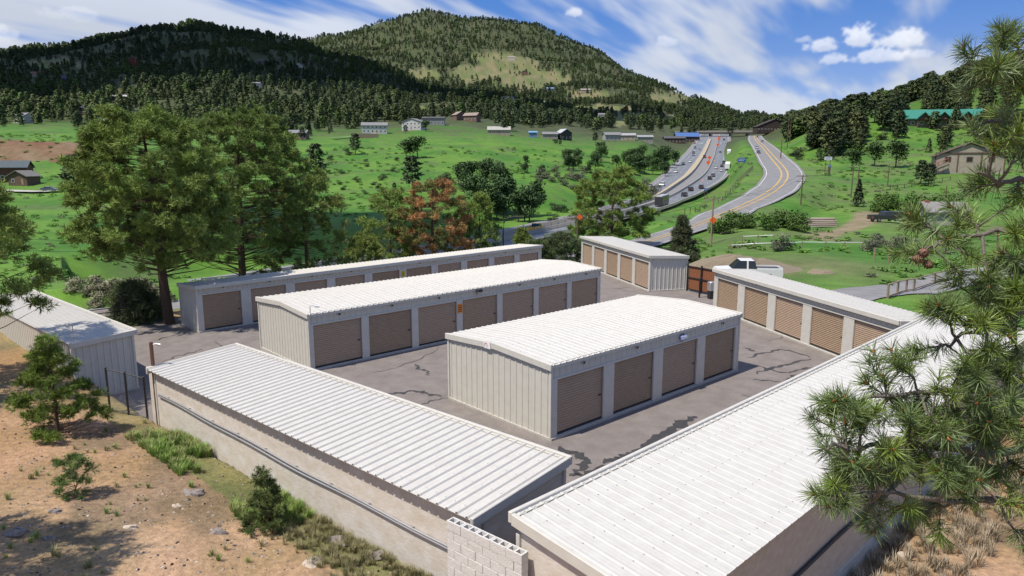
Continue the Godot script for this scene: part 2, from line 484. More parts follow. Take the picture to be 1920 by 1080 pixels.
func sky_color(az: float, el: float) -> Color:
	var e := clampf(el / 90.0, 0.0, 1.0)
	var low := Vector3(0.4, 0.53, 0.74)
	var high := Vector3(0.05, 0.17, 0.5)
	var blue := low.lerp(high, 1.0 - pow(1.0 - clampf(e * 5.2, 0.0, 1.0), 2.2))
	blue = blue.lerp(Vector3(0.03, 0.115, 0.42), clampf((el - 15.0) / 60.0, 0.0, 1.0))
	var c := cloud_at(az, el)
	var white := Vector3(0.66, 0.7, 0.77) * c.y
	var out := blue.lerp(white, smoothstep(0.1, 1.0, c.x) * 0.86)
	for p in puffs:
		var dx: float = (az - p[0]) / p[2]
		if absf(dx) < 1.6:
			var dy: float = (el - p[1]) / (p[3] if el > p[1] else p[3] * 0.6)
			var w := dx * dx + dy * dy
			var ed := nz.get_noise_2d(az * 26.0, el * 30.0) * 1.0 + nz.get_noise_2d(az * 75.0, el * 95.0) * 0.7
			var k := smoothstep(1.3, 0.25, w + ed)
			if k > 0.0:
				var lit := clampf(0.62 + 0.4 * dy + ed * 0.35, 0.3, 1.0)
				out = out.lerp(Vector3(0.5, 0.54, 0.63).lerp(Vector3(0.86, 0.87, 0.89), lit), k * p[4] * 0.85)
	return Color(out.x, out.y, out.z)

func make_sky() -> Sky:
	puffs = [[25.6, 8.6, 1.3, 1.1, 0.9], [23.0, 8.2, 1.4, 0.6, 0.75], [28.2, 8.2, 1.5, 0.8, 0.9], [26.8, 7.2, 2.2, 0.6, 0.7], [23.9, 7.2, 1.0, 0.5, 0.6], [28.9, 7.2, 1.3, 0.4, 0.55], [22.0, 8.7, 0.6, 0.3, 0.4], [5.0, 11.3, 0.75, 0.45, 0.7], [-35.8, 7.9, 1.6, 1.3, 0.5], [-31.0, 9.6, 1.8, 0.6, 0.3], [34.6, 11.7, 1.7, 0.4, 0.7], [12.0, 9.0, 0.8, 0.5, 0.5]]
	for i in 70:
		puffs.append([rng.randf_range(40.0, 318.0), rng.randf_range(5.0, 40.0), rng.randf_range(1.5, 5.0), rng.randf_range(0.7, 2.2), rng.randf_range(0.4, 1.0)])
	for p in puffs:
		if p[0] > 180.0:
			p[0] -= 360.0
	var W := 4096
	var H := 2048
	var small := Image.create_empty(512, 256, false, Image.FORMAT_RGBF)
	for y in 256:
		var el := 90.0 - (y + 0.5) / 256.0 * 180.0
		for x in 512:
			var az := wrapf(((x + 0.5) / 512.0) * 360.0, -180.0, 180.0)
			small.set_pixel(x, y, sky_color(az, el) if el > -2.0 else Color(0.2, 0.22, 0.18))
	small.resize(W, H, Image.INTERPOLATE_CUBIC)
	var span := int(W * 42.0 / 360.0)
	for y in range(int(H * 72.0 / 180.0), H / 2):
		var el := 90.0 - (y + 0.5) / H * 180.0
		for x in range(-span, span):
			small.set_pixel(posmod(x, W), y, sky_color((x + 0.5) / W * 360.0, el))
	var m := PanoramaSkyMaterial.new()
	m.panorama = ImageTexture.create_from_image(small)
	var s := Sky.new()
	s.sky_material = m
	return s

func view_and_light() -> void:
	var cam := Camera3D.new()
	cam.name = "camera"
	add_child(cam)
	cam.position = EYE
	cam.rotation.x = -PITCH
	cam.fov = rad_to_deg(2.0 * atan(540.0 / F))
	cam.near = 0.1
	cam.far = 20000.0
	cam.current = true
	var e := Environment.new()
	e.background_mode = Environment.BG_SKY
	e.sky = make_sky()
	e.tonemap_mode = Environment.TONE_MAPPER_LINEAR
	e.tonemap_exposure = 1.3
	e.fog_enabled = false
	e.fog_density = 0.00003
	e.fog_light_color = Color(0.72, 0.8, 0.92)
	e.sdfgi_enabled = true
	e.ssao_enabled = true
	e.ssil_enabled = true
	var w := WorldEnvironment.new()
	w.name = "world"
	w.environment = e
	add_child(w)
	var sun := DirectionalLight3D.new()
	sun.name = "sun"
	add_child(sun)
	# shadows fall away to the right (55 degrees from straight ahead), the sun stands 62 degrees high
	var el := deg_to_rad(62.0)
	var az := deg_to_rad(57.0)
	sun.look_at_from_position(Vector3.ZERO, Vector3(sin(az) * cos(el), -sin(el), -cos(az) * cos(el)), Vector3.UP)
	sun.light_energy = 1.3
	sun.light_color = Color(1.0, 0.965, 0.91)
	sun.light_angular_distance = 0.5
	sun.shadow_enabled = true

# ------------------------------------------------------------------ ground sheet
func ground_color(x: float, z: float, h: float) -> Color:
	var d := -z
	var n := nz.get_noise_2d(x * 1.3, z * 1.3)
	var n2 := nz2.get_noise_2d(x * 9.0, z * 9.0)
	var dirt := Vector3(0.66, 0.35, 0.185).lerp(Vector3(0.7, 0.46, 0.31), clampf(0.5 + n2, 0, 1))
	var px := x / maxf(d, 1.0) * 1.016 * F + 960.0
	if d < 46.0 and x < 24.0:
		var s7 := (x + 12.4) * -0.655 + (z + 23.65) * 0.755
		# soil with patches of thin grass, denser by the left rear wall
		var gr := ss(0.05, 0.5, n + n2 * 0.5 + (0.2 if s7 > 0.0 and s7 < 1.3 and x < -2.0 else -0.5))
		if x < -13.5 and d > 24.0:
			gr = maxf(gr, 0.3)
		# patches of fallen needles and dark litter
		dirt = dirt.lerp(Vector3(0.3, 0.215, 0.15), ss(0.12, 0.3, nz.get_noise_2d(x * 9.0 + 40.0, z * 9.0)) * 0.7)
		var c := dirt.lerp(Vector3(0.19, 0.25, 0.07), gr * 0.75)
		return Color(c.x, c.y, c.z)
	var meadow := Vector3(0.085, 0.28, 0.015).lerp(Vector3(0.2, 0.4, 0.04), clampf(0.5 + n * 1.3, 0, 1))
	meadow = meadow.lerp(Vector3(0.16, 0.22, 0.08), clampf(n2 * 1.6 - 0.15, 0.0, 0.7))
	var c := meadow
	if px > 1320.0 and d < 330.0:
		c = meadow.lerp(Vector3(0.2, 0.27, 0.085), clampf(0.35 + n2, 0.0, 0.7))
	# red cut bank by the left houses
	if px < 190.0 and d > 326.0 and d < 356.0:
		c = Vector3(0.3, 0.14, 0.08).lerp(Vector3(0.36, 0.24, 0.16), clampf(0.5 + n2 * 1.5, 0, 1))
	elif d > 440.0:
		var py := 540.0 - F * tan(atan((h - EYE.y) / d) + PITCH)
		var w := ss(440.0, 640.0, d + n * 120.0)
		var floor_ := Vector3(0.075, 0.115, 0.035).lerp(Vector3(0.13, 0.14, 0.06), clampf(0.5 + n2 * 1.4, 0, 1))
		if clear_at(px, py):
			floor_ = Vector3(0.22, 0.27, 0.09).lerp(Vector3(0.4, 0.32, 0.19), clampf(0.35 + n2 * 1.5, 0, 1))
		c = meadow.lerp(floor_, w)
	# the pull-in with the mound, bare earth and the track to the black pickup
	if d >= 44.0 and d < 84.0 and px > 1200.0 and px < 1720.0:
		var w2 := ss(1200.0, 1320.0, px) * (1.0 - ss(1470.0, 1700.0, px + n * 120.0)) * (1.0 - ss(70.0, 82.0, d + n2 * 10.0))
		c = c.lerp(Vector3(0.36, 0.28, 0.19), w2 * clampf(0.6 + n2 * 1.5 + n, 0.0, 1.0))
	if d >= 96.0 and d < 150.0 and px > 1480.0 and px < 1700.0:
		var tc := lerpf(1545.0, 1640.0, ss(98.0, 140.0, d))
		c = c.lerp(Vector3(0.42, 0.33, 0.22), 1.0 - ss(22.0, 40.0, absf(px - tc)))
	return Color(c.x, c.y, c.z)

# open slopes on the mountains, seen at these places
func clear_at(px: float, py: float) -> bool:
	var n := nz.get_noise_2d(px * 2.2, py * 2.2) * 26.0
	for e in [[950, 128, 62, 26], [1000, 150, 70, 18], [920, 105, 30, 10], [1100, 180, 45, 10], [1130, 205, 60, 9], [1250, 185, 40, 12], [1160, 226, 60, 8], [800, 140, 32, 10], [830, 205, 50, 7], [120, 120, 55, 10], [190, 150, 30, 8], [260, 120, 18, 7], [880, 140, 30, 16], [1200, 222, 70, 8]]:
		var dx: float = (px - e[0]) / (e[2] + n)
		var dy: float = (py - e[1]) / (e[3] + n * 0.3)
		if dx * dx + dy * dy < 1.0:
			return true
	return false

func make_ground() -> void:
	var az: Array = []
	var a := -180.0
	while a < 180.0:
		az.append(a)
		a += 0.2 if a > -41.0 and a < 41.0 else (1.0 if absf(a) < 60.0 else 5.0)
	az.append(180.0)
	var rr: Array = [0.6]
	while rr[-1] < 9000.0:
		var r: float = rr[-1]
		rr.append(r * (1.035 if r < 9.0 else (1.017 if r < 700.0 else 1.025)))
	var m := MB.new()
	var nr := rr.size()
	var na := az.size()
	m.V.resize(nr * na); m.C.resize(nr * na); m.N.resize(nr * na); m.U.resize(nr * na)
	for j in nr:
		for i in na:
			var t: float = deg_to_rad(az[i])
			var x: float = sin(t) * rr[j]
			var z: float = -cos(t) * rr[j]
			var h := ground(x, z)
			var k := j * na + i
			m.V[k] = Vector3(x, h, z)
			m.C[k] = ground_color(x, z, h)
			m.U[k] = Vector2(x, z) * 0.006
	for j in nr:
		for i in na:
			var k := j * na + i
			var dx := m.V[j * na + mini(i + 1, na - 1)] - m.V[j * na + maxi(i - 1, 0)]
			var dz := m.V[mini(j + 1, nr - 1) * na + i] - m.V[maxi(j - 1, 0) * na + i]
			var nn := dx.cross(dz).normalized()
			m.N[k] = nn if nn.y > 0 else -nn
	for j in nr - 1:
		for i in na - 1:
			var k := j * na + i
			m.I.append(k); m.I.append(k + na); m.I.append(k + 1)
			m.I.append(k + 1); m.I.append(k + na); m.I.append(k + na + 1)
	struct("ground", m.mesh(), M.ground)

# a strip along a road between two offsets (-1 left edge .. 1 right edge), raised
func strip(road: Array, a: float, b: float, up: float, from := 0.0, to := 999.0, dash := 0.0, gap := 0.0) -> ArrayMesh:
	var m := MB.new()
	var pts: Array = []
	for i in road.size() - 1:
		for s in 16:
			pts.append(road_point(road, i + s / 16.0))
	var run := 0.0
	for i in pts.size() - 1:
		var f := i / 16.0
		if f < from or f > to:
			continue
		var p: Array = pts[i]
		var q: Array = pts[i + 1]
		run += (q[0] - p[0]).length()
		if dash > 0.0 and fmod(run, dash + gap) > dash:
			continue
		var u := Vector3(0, up, 0)
		m.quad(p[0] + p[2] * p[1] * a + u, p[0] + p[2] * p[1] * b + u, q[0] + q[2] * q[1] * b + u, q[0] + q[2] * q[1] * a + u, Vector3.UP)
	return m.mesh()

func road_point(road: Array, f: float) -> Array:
	var i := clampi(int(f), 0, road.size() - 2)
	var t := f - i
	var n := road.size()
	var p0: Vector3 = road[maxi(i - 1, 0)][0]
	var p1: Vector3 = road[i][0]
	var p2: Vector3 = road[i + 1][0]
	var p3: Vector3 = road[mini(i + 2, n - 1)][0]
	var c := p1.cubic_interpolate(p2, p0, p3, t)
	var r: Vector3 = (road[i][2] as Vector3).lerp(road[i + 1][2], t).normalized()
	return [c, lerpf(road[i][1], road[i + 1][1], t), r]

func raised_strip(road: Array, a: float, b: float, h: float, from: float, to: float) -> ArrayMesh:
	var m := MB.new()
	var i := from
	while i < to - 0.01:
		var p := road_point(road, i)
		var q := road_point(road, i + 0.125)
		var pa: Vector3 = p[0] + p[2] * p[1] * a
		var pb: Vector3 = p[0] + p[2] * p[1] * b
		var qa: Vector3 = q[0] + q[2] * q[1] * a
		var qb: Vector3 = q[0] + q[2] * q[1] * b
		var u := Vector3(0, h, 0)
		m.quad(pa + u, pb + u, qb + u, qa + u, Vector3.UP)
		m.quad(pa, pa + u, qa + u, qa, -p[2])
		m.quad(pb, pb + u, qb + u, qb, p[2])
		i += 0.125
	return m.mesh()

func make_roads() -> void:
	struct("highway", strip(hw, -1, 1, 0.0), M.road_new)
	struct("highway_shoulder", strip(hw, -1, -0.84, 0.03), M.road)
	struct("highway_shoulder", strip(hw, 0.86, 1, 0.03), M.road)
	struct("highway_closed_lanes", strip(hw, -0.1, 0.28, 0.03), M.road)
	var lm := MB.new()
	for o in [-0.66, -0.48]:
		lm_add(lm, strip(hw, o - 0.004, o + 0.004, 0.05, 0, 99, 4, 8))
	for o in [0.47, 0.66]:
		lm_add(lm, strip(hw, o - 0.004, o + 0.004, 0.05, 0, 99, 4, 8))
	for o in [-0.83, -0.3, 0.3, 0.85]:
		lm_add(lm, strip(hw, o - 0.004, o + 0.004, 0.05))
	struct("highway_lane_marking", lm.mesh(), M.white_line)
	struct("highway_median", raised_strip(hw, -0.26, -0.12, 0.8, 0, 10.9), M.median)
	var wall := thing("concrete_barrier", "long low concrete barrier along the tan highway median", "barrier")
	put(wall, "barrier_wall", raised_strip(hw, -0.12, -0.1, 1.3, 0, 10.9), M.concrete)
	var wall2 := thing("concrete_barrier", "concrete barrier between the closed lane and the downhill highway lanes", "barrier")
	put(wall2, "barrier_wall", raised_strip(hw, 0.28, 0.295, 0.9, 2, 10.9), M.concrete)
	var wall3 := thing("guard_wall", "pale concrete guard wall along the outer edge of the highway", "barrier")
	put(wall3, "barrier_wall", raised_strip(hw, 0.99, 1.005, 0.9, 3, 10.9), M.concrete)
	struct("frontage_road", strip(fr, -1, 1, 0.0), M.road)
	var fm := MB.new()
	for o in [-0.86, 0.86]:
		lm_add(fm, strip(fr, o - 0.012, o + 0.012, 0.03))
	struct("frontage_road_edge_line", fm.mesh(), M.white_line)
	var ym := MB.new()
	for o in [-0.16, -0.12, 0.14, 0.18]:
		lm_add(ym, strip(fr, o - 0.014, o + 0.014, 0.03, 5))
	struct("frontage_road_centre_line", ym.mesh(), M.yellow_line)

func lm_add(m: MB, a: ArrayMesh) -> void:
	if a.get_surface_count() == 0:
		return
	var s := a.surface_get_arrays(0)
	var k := m.V.size()
	m.V.append_array(s[Mesh.ARRAY_VERTEX]); m.N.append_array(s[Mesh.ARRAY_NORMAL]); m.C.append_array(s[Mesh.ARRAY_COLOR]); m.U.append_array(s[Mesh.ARRAY_TEX_UV])
	for i in s[Mesh.ARRAY_INDEX]:
		m.I.append(i + k)

# ------------------------------------------------------------------ storage buildings
# ribbed steel sheet: width along x, from y = 0 to y = len, ribs standing out along +z
func sheet(width: float, length: float, ribs: int, rib_h := 0.032, minor := true) -> ArrayMesh:
	var m := MB.new()
	var prof: Array = [Vector2(0, 0)]
	var step := width / ribs
	for i in ribs:
		var c := (i + 0.5) * step
		prof.append(Vector2(c - 0.045, 0)); prof.append(Vector2(c - 0.018, rib_h)); prof.append(Vector2(c + 0.018, rib_h)); prof.append(Vector2(c + 0.045, 0))
		if minor and step > 0.26 and i < ribs - 1:
			for o in [0.36, 0.64]:
				var q: float = c + step * o
				prof.append(Vector2(q - 0.018, 0)); prof.append(Vector2(q, rib_h * 0.16)); prof.append(Vector2(q + 0.018, 0))
	prof.append(Vector2(width, 0))
	for i in prof.size() - 1:
		var a: Vector2 = prof[i]
		var b: Vector2 = prof[i + 1]
		var e := b - a
		m.quad(Vector3(a.x, 0, a.y), Vector3(b.x, 0, b.y), Vector3(b.x, length, b.y), Vector3(a.x, length, a.y), Vector3(-e.y, 0, e.x).normalized())
	# turned-down ends so that the sheet has an edge
	m.quad(Vector3(0, 0, 0), Vector3(width, 0, 0), Vector3(width, 0, -0.012), Vector3(0, 0, -0.012), Vector3(0, -1, 0))
	m.quad(Vector3(0, length, 0), Vector3(width, length, 0), Vector3(width, length, -0.012), Vector3(0, length, -0.012), Vector3(0, 1, 0))
	return m.mesh()

func rollup(width: float, height: float) -> ArrayMesh:
	var m := MB.new()
	var n := int(height / 0.095)
	var p := height / n
	for i in n:
		var y := i * p
		var pts := [Vector2(y, 0), Vector2(y + p * 0.14, 0.03), Vector2(y + p * 0.6, 0.03), Vector2(y + p * 0.78, 0), Vector2(y + p, 0)]
		for k in 4:
			var a: Vector2 = pts[k]
			var b: Vector2 = pts[k + 1]
			var e := b - a
			m.quad(Vector3(0, a.x, a.y), Vector3(width, a.x, a.y), Vector3(width, b.x, b.y), Vector3(0, b.x, b.y), Vector3(0, -e.y, e.x).normalized())
	return m.mesh()

func one_box(lo: Vector3, hi: Vector3, c := 0.0) -> ArrayMesh:
	var m := MB.new()
	if c > 0.0:
		m.cbox(lo, hi, c)
	else:
		m.box(lo, hi)
	return m.mesh()

func basis_from(x: Vector3, y: Vector3) -> Basis:
	return Basis(x.normalized(), y.normalized(), x.normalized().cross(y.normalized()))

# front wall on local z = 0 looking along +z, the building behind it; x runs along the front
func storage(label: String, at: Vector3, turn: float, o: Dictionary) -> Node3D:
	var L: float = o.L
	var W: float = o.W
	var hf: float = o.hf
	var hr: float = o.hr
	var rise: float = o.get("rise", 0.0)
	var doors: int = o.doors
	var base: float = o.get("base", -0.6)
	var b := thing("storage_building", label, "building", at, turn, "rows of metal self-storage buildings")
	# slab
	put(b, "foundation", one_box(Vector3(-0.05, base, -W - 0.05), Vector3(L + 0.05, 0.1, 0.09), 0.02), M.concrete)
	# inner core keeps the light out
	put(b, "core", one_box(Vector3(0.1, 0.05, -W + 0.1), Vector3(L - 0.1, minf(hf, hr) - 0.06, -0.16)), M.panel)
	# front: doors, pillars, header
	var bay := L / doors
	var dw: float = bay - o.get("pillar", 0.5)
	var dh: float = o.get("door_h", 2.12)
	if o.get("front", true):
		var curtain := rollup(dw, dh)
		var bar := one_box(Vector3(0, 0, 0), Vector3(dw, 0.07, 0.03))
		var pil := one_box(Vector3(0, 0, 0), Vector3(bay - dw - 0.004, dh + 0.02, 0.09), 0.012)
		var half := one_box(Vector3(0, 0, 0), Vector3((bay - dw) / 2 - 0.002, dh + 0.02, 0.09), 0.012)
		var latch := one_box(Vector3(0, 0, 0), Vector3(0.15, 0.05, 0.035), 0.008)
		var plate := one_box(Vector3(0, 0, 0), Vector3(0.17, 0.13, 0.03), 0.01)
		var plate_in := one_box(Vector3(0, 0, 0), Vector3(0.12, 0.085, 0.012))
		var nh := int(round(bay / 0.3))
		var hs := sheet(bay - 0.004, hf - dh - 0.05, nh, 0.025, false)
		for i in doors:
			var x := i * bay + (bay - dw) / 2
			var d := put(b, "roll_up_door", curtain, M["door_%d" % (rng.randi() % 3)], Transform3D(Basis(), Vector3(x, 0.1, -0.09)))
			put(d, "bottom_bar", bar, M.dark, Transform3D(Basis(), Vector3(0, 0.0, 0.012)))
			put(d, "latch", latch, M.dark, Transform3D(Basis(), Vector3(dw - 0.2, 0.95, 0.02)))
			put(b, "header_panel", hs, o.get("head_mat", M.panel), Transform3D(Basis(), Vector3(i * bay + 0.002, dh + 0.1, 0.0)))
			var pl := put(b, "number_plate", plate, M.trim, Transform3D(Basis(), Vector3(x + dw * 0.5, dh + 0.1 + (hf - dh) * 0.42, 0.03)))
			put(pl, "plate_face", plate_in, M.dark, Transform3D(Basis(), Vector3(0.025, 0.022, 0.025)))
			if i < doors - 1:
				put(b, "pillar", pil, M.trim, Transform3D(Basis(), Vector3(x + dw + 0.002, 0.1, -0.06)))
		put(b, "pillar", half, M.trim, Transform3D(Basis(), Vector3(0, 0.1, -0.06)))
		put(b, "pillar", half, M.trim, Transform3D(Basis(), Vector3(L - (bay - dw) / 2 + 0.002, 0.1, -0.06)))
		put(b, "header_trim", one_box(Vector3(0, dh + 0.07, -0.08), Vector3(L, dh + 0.14, 0.045), 0.01), M.trim)
	# end walls of separate sheets
	var ne := int(maxf(2, round(W / 0.92)))
	var sw := W / ne
	var end_h := minf(hf, hr) - 0.02
	if o.get("ends", true):
		var es := sheet(sw - 0.003, end_h - 0.1, 3, 0.03)
		for e in [0, 1]:
			for i in ne:
				var t: Transform3D
				if e == 0:
					t = Transform3D(basis_from(Vector3(0, 0, 1), Vector3.UP), Vector3(0.0, 0.1, -W + i * sw))
				else:
					t = Transform3D(basis_from(Vector3(0, 0, -1), Vector3.UP), Vector3(L, 0.1, -i * sw))
				t.basis.z = Vector3(-1 if e == 0 else 1, 0, 0)
				put(b, "wall_panel", es, M.panel, t)
	else:
		for e in [0, 1]:
			put(b, "end_wall", one_box(Vector3(0.0 if e == 0 else L - 0.2, base, -W), Vector3(0.2 if e == 0 else L, end_h, -0.02)), M.stucco)
	# gable or slope fillers
	for e in [0, 1]:
		var g := MB.new()
		var x0 := 0.01 if e == 0 else L - 0.05
		var poly: Array = [Vector2(0, end_h), Vector2(W, end_h), Vector2(W, hr - 0.01), Vector2(W / 2, (hf + hr) / 2 + rise - 0.01), Vector2(0, hf - 0.01)]
		g.prism(poly, 0, 0.04, Transform3D(Basis(Vector3(0, 0, -1), Vector3.UP, Vector3(1, 0, 0)), Vector3(x0, 0, 0)))
		put(b, "gable", g.mesh(), M.panel)
	# rear wall
	if o.get("rear", "panel") == "panel":
		var nr := int(round(L / 0.92))
		var rw := L / nr
		var rs := sheet(rw - 0.003, hr - 0.12, 3, 0.03)
		for i in nr:
			var t := Transform3D(Basis(Vector3(-1, 0, 0), Vector3.UP, Vector3(0, 0, -1)), Vector3(L - i * rw, 0.1, -W))
			put(b, "wall_panel", rs, M.panel, t)
	else:
		put(b, "rear_wall", one_box(Vector3(0, base, -W - 0.02), Vector3(L, hr - 0.05, -W + 0.18)), o.get("rear_mat", M.stucco))
	for c in [Vector2(0, 0), Vector2(L, 0), Vector2(0, -W), Vector2(L, -W)]:
		put(b, "corner_trim", one_box(Vector3(c.x - 0.05, 0.08, c.y - 0.05), Vector3(c.x + 0.05, minf(hf, hr) - 0.03, c.y + 0.05), 0.008), M.trim)
	# roof sheets
	var of: float = o.get("over_front", 0.1)
	var orr: float = o.get("over_rear", 0.12)
	var nr2 := int(round((L + 0.16) / 0.92))
	var pw := (L + 0.16) / nr2
	var sides: Array = []
	if rise > 0.0:
		var ridge := Vector3(0, (hf + hr) / 2 + rise, -W / 2)
		sides = [[Vector3(0, hf - of * 0.05, of), ridge], [Vector3(0, hr - orr * 0.05, -W - orr), ridge]]
	else:
		sides = [[Vector3(0, hr - orr * (hf - hr) / W, -W - orr), Vector3(0, hf + of * (hf - hr) / W, of)]]
	for s in sides:
		var lo: Vector3 = s[0]
		var hi: Vector3 = s[1]
		var run := (hi - lo)
		var sh := sheet(pw - 0.003, run.length(), 3, o.get("rib", 0.035))
		var flip: bool = run.z < 0.0
		for i in nr2:
			var x := Vector3(1, 0, 0) if flip else Vector3(-1, 0, 0)
			var org := lo + Vector3(-0.08 + i * pw if flip else -0.08 + (i + 1) * pw, 0.02, 0)
			put(b, "roof_panel", sh, o.get("roof_mat", M.roof), Transform3D(basis_from(x, run), org))
		# rake trims along both ends
		for e in [0, 1]:
			var x2 := -0.1 if e == 0 else L + 0.02
			var rk := MB.new()
			var d := run.normalized()
			var nrm := Vector3(0, 1, 0)
			rk.cbox(Vector3(0, -0.16, 0), Vector3(0.1, 0.07, run.length()), 0.015, Transform3D(Basis(Vector3(1, 0, 0), nrm, d), lo + Vector3(x2 - (0.012 if e == 0 else -0.012), 0.0, 0)))
			put(b, "rake_trim", rk.mesh(), M.trim)
		if rise == 0.0:
			put(b, "eave_trim", one_box(Vector3(-0.12, -0.13, 0.0), Vector3(L + 0.12, 0.085, 0.1), 0.015), M.trim, Transform3D(Basis(), hi))
		# rows of fixing screws: tiny heads
		var sc := MB.new()
		var rows := int(run.length() / 0.75)
		var up := (Vector3(1, 0, 0).cross(run) if flip else Vector3(-1, 0, 0).cross(run)).normalized()
		for r in rows:
			for i in nr2 * 3:
				var q := lo + run * ((r + 0.4) / rows) + Vector3(-0.08 + (i + 0.5) * pw / 3.0 + 0.075, 0.022, 0)
				sc.box(Vector3(-0.011, 0.0, -0.011), Vector3(0.011, 0.012, 0.011), Transform3D(Basis(), q))
		var so := put(b, "roof_screws", sc.mesh(), M.galvanized)
		so.set_meta("kind", "stuff")
	if rise > 0.0:
		for z in [of, -W - orr]:
			var hh: float = hf if z > 0 else hr
			put(b, "eave_trim", one_box(Vector3(-0.06, hh - 0.1, z - 0.03), Vector3(L + 0.06, hh - 0.005, z - 0.005)), M.trim)
	return b

var yard: Array = []

func security_camera(label: String, at: Vector3, turn: float, h: float) -> void:
	var t := thing("security_camera", label, "camera", at, turn)
	var p := MB.new()
	p.tube([Vector3.ZERO, Vector3(0, h, 0)], [0.018, 0.018], 8)
	put(t, "mast", p.mesh(), M.galvanized)
	var a := MB.new()
	a.tube([Vector3(0, h, 0), Vector3(0.1, h + 0.03, 0), Vector3(0.22, h, 0)], [0.014, 0.014, 0.014], 6)
	put(t, "arm", a.mesh(), M.galvanized)
	var c := MB.new()
	c.tube([Vector3(0.2, h - 0.01, 0), Vector3(0.24, h - 0.01, 0), Vector3(0.42, h - 0.05, 0)], [0.03, 0.045, 0.045], 10)
	var body := put(t, "housing", c.mesh(), M.sign_white)
	var l := MB.new()
	l.tube([Vector3(0.42, h - 0.05, 0), Vector3(0.425, h - 0.051, 0)], [0.03, 0.03], 10)
	put(body, "lens", l.mesh(), M.glass)

func make_buildings() -> void:
	var A48 := deg_to_rad(42.0)
	var b1 := storage("short tan-doored storage building with four brown doors and screw-dotted white roof", Vector3(1.36, 0, -23.18), A48, {"L": 12.4, "W": 5.9, "hf": 2.75, "hr": 2.75, "rise": 0.17, "doors": 4, "pillar": 0.62, "base": -0.3, "rib": 0.022})
	storage("long middle storage building with seven brown doors and an orange sign", Vector3(-9.45, 0, -31.4), deg_to_rad(90 - 47.3), {"L": 20.8, "W": 5.6, "hf": 2.72, "hr": 2.72, "rise": 0.19, "doors": 7, "pillar": 0.42, "base": -0.4, "rib": 0.03})
	storage("longest storage building with ten doors beside the big pines", Vector3(-18.05, -0.02, -38.95), deg_to_rad(90 - 45.8), {"L": 28.6, "W": 2.7, "hf": 2.68, "hr": 2.55, "doors": 10, "pillar": 0.62, "base": -2.0, "over_front": 0.08})
	storage("five-door storage building standing beyond the wooden gate", Vector3(6.65, 0, -65.5), deg_to_rad(-74.5), {"L": 14.2, "W": 3.1, "hf": 2.72, "hr": 2.6, "doors": 5, "pillar": 0.5, "base": -2.5})
	storage("storage building with five pale doors in front of the white pickup", Vector3(13.5, 0, -45.4), deg_to_rad(-75.9), {"L": 15.7, "W": 2.6, "hf": 2.68, "hr": 2.52, "doors": 5, "pillar": 0.72, "base": -0.8, "over_rear": 0.15})
	storage("long storage building under the foreground pine, its white roof sloping to the bank", Vector3(19.3, 0, -30.6), deg_to_rad(90 - 46.3 + 180), {"L": 26.5, "W": 3.25, "hf": 3.0, "hr": 2.7, "doors": 9, "base": -1.5, "rear": "stucco", "ends": false, "over_rear": 0.24, "rib": 0.012, "rear_mat": M.blotchy})
	storage("storage building with pale rear wall and conduit, white ribbed roof, beside the dirt bank", Vector3(1.25, 0, -15.75), deg_to_rad(139.0), {"L": 16.1, "W": 3.0, "hf": 2.6, "hr": 2.4, "doors": 5, "base": -1.5, "rear": "stucco", "ends": false, "over_rear": 0.26, "rib": 0.045})
	storage("small storage shed with a tree-shaded roof by the metal gate", Vector3(-17.1, -0.5, -30.35), deg_to_rad(90 - 41.0 + 90), {"L": 15.0, "W": 2.4, "hf": 2.7, "hr": 2.58, "doors": 5, "base": -0.8, "front": true})
	# details on them
	sign_on("orange_notice", "orange notice sign on a pillar of the long middle storage building", Vector3(-9.45, 0, -31.4), deg_to_rad(90 - 47.3), 3.0 * 20.8 / 7, 1.75, 0.34, 0.5, M.sign_orange)
	sign_on("yellow_notice", "small yellow notice on a pillar of the longest storage building", Vector3(-18.05, 0, -38.95), deg_to_rad(90 - 45.8), 5.0 * 2.86, 1.85, 0.34, 0.42, M.sign_yellow)
	# blue-grey flood light over the third door of the short building
	var fl := thing("flood_light", "small blue-grey flood light on the header above the third brown door", "light", Vector3(1.36, 0, -23.18) + Basis(Vector3.UP, A48) * Vector3(7.75, 2.38, 0.04), A48)
	put(fl, "housing", one_box(Vector3(-0.2, 0, 0), Vector3(0.2, 0.16, 0.16), 0.03), mat("lamp_blue", lin(0.2, 0.23, 0.42), 0.5))
	put(fl, "bracket", one_box(Vector3(-0.05, -0.06, 0), Vector3(0.05, 0.0, 0.05)), M.dark)
	put(fl, "lens", one_box(Vector3(-0.17, 0.02, 0.16), Vector3(0.17, 0.13, 0.17)), M.sign_white)
	var fl2 := thing("flood_light", "black flood light under the eave of the long middle storage building", "light", Vector3(-9.45, 0, -31.4) + Basis(Vector3.UP, deg_to_rad(42.7)) * Vector3(10.2, 2.5, 0.05), deg_to_rad(42.7))
	put(fl2, "housing", one_box(Vector3(-0.17, 0.06, 0.02), Vector3(0.17, 0.2, 0.26), 0.03), M.dark)
	put(fl2, "bracket", one_box(Vector3(-0.05, -0.14, 0), Vector3(0.05, 0.06, 0.06)), M.trim)
	# real-estate style sticker on the rake of the short building: red arch on white
	var stp := Vector3(1.36, 0, -23.18) + Basis(Vector3.UP, A48) * Vector3(-0.125, 2.72, -3.3)
	var stt := thing("roof_edge_sign", "small white sign with a red arch on the roof edge", "sign", stp, A48)
	put(stt, "board", one_box(Vector3(-0.012, 0, -0.19), Vector3(0, 0.28, 0.19)), M.sign_white)
	var arch := MB.new()
	arch.tube([Vector3(-0.016, 0.05, -0.13), Vector3(-0.016, 0.17, -0.12), Vector3(-0.016, 0.21, -0.06), Vector3(-0.016, 0.17, 0.0), Vector3(-0.016, 0.05, 0.01)], [0.012, 0.012, 0.012, 0.012, 0.012], 5)
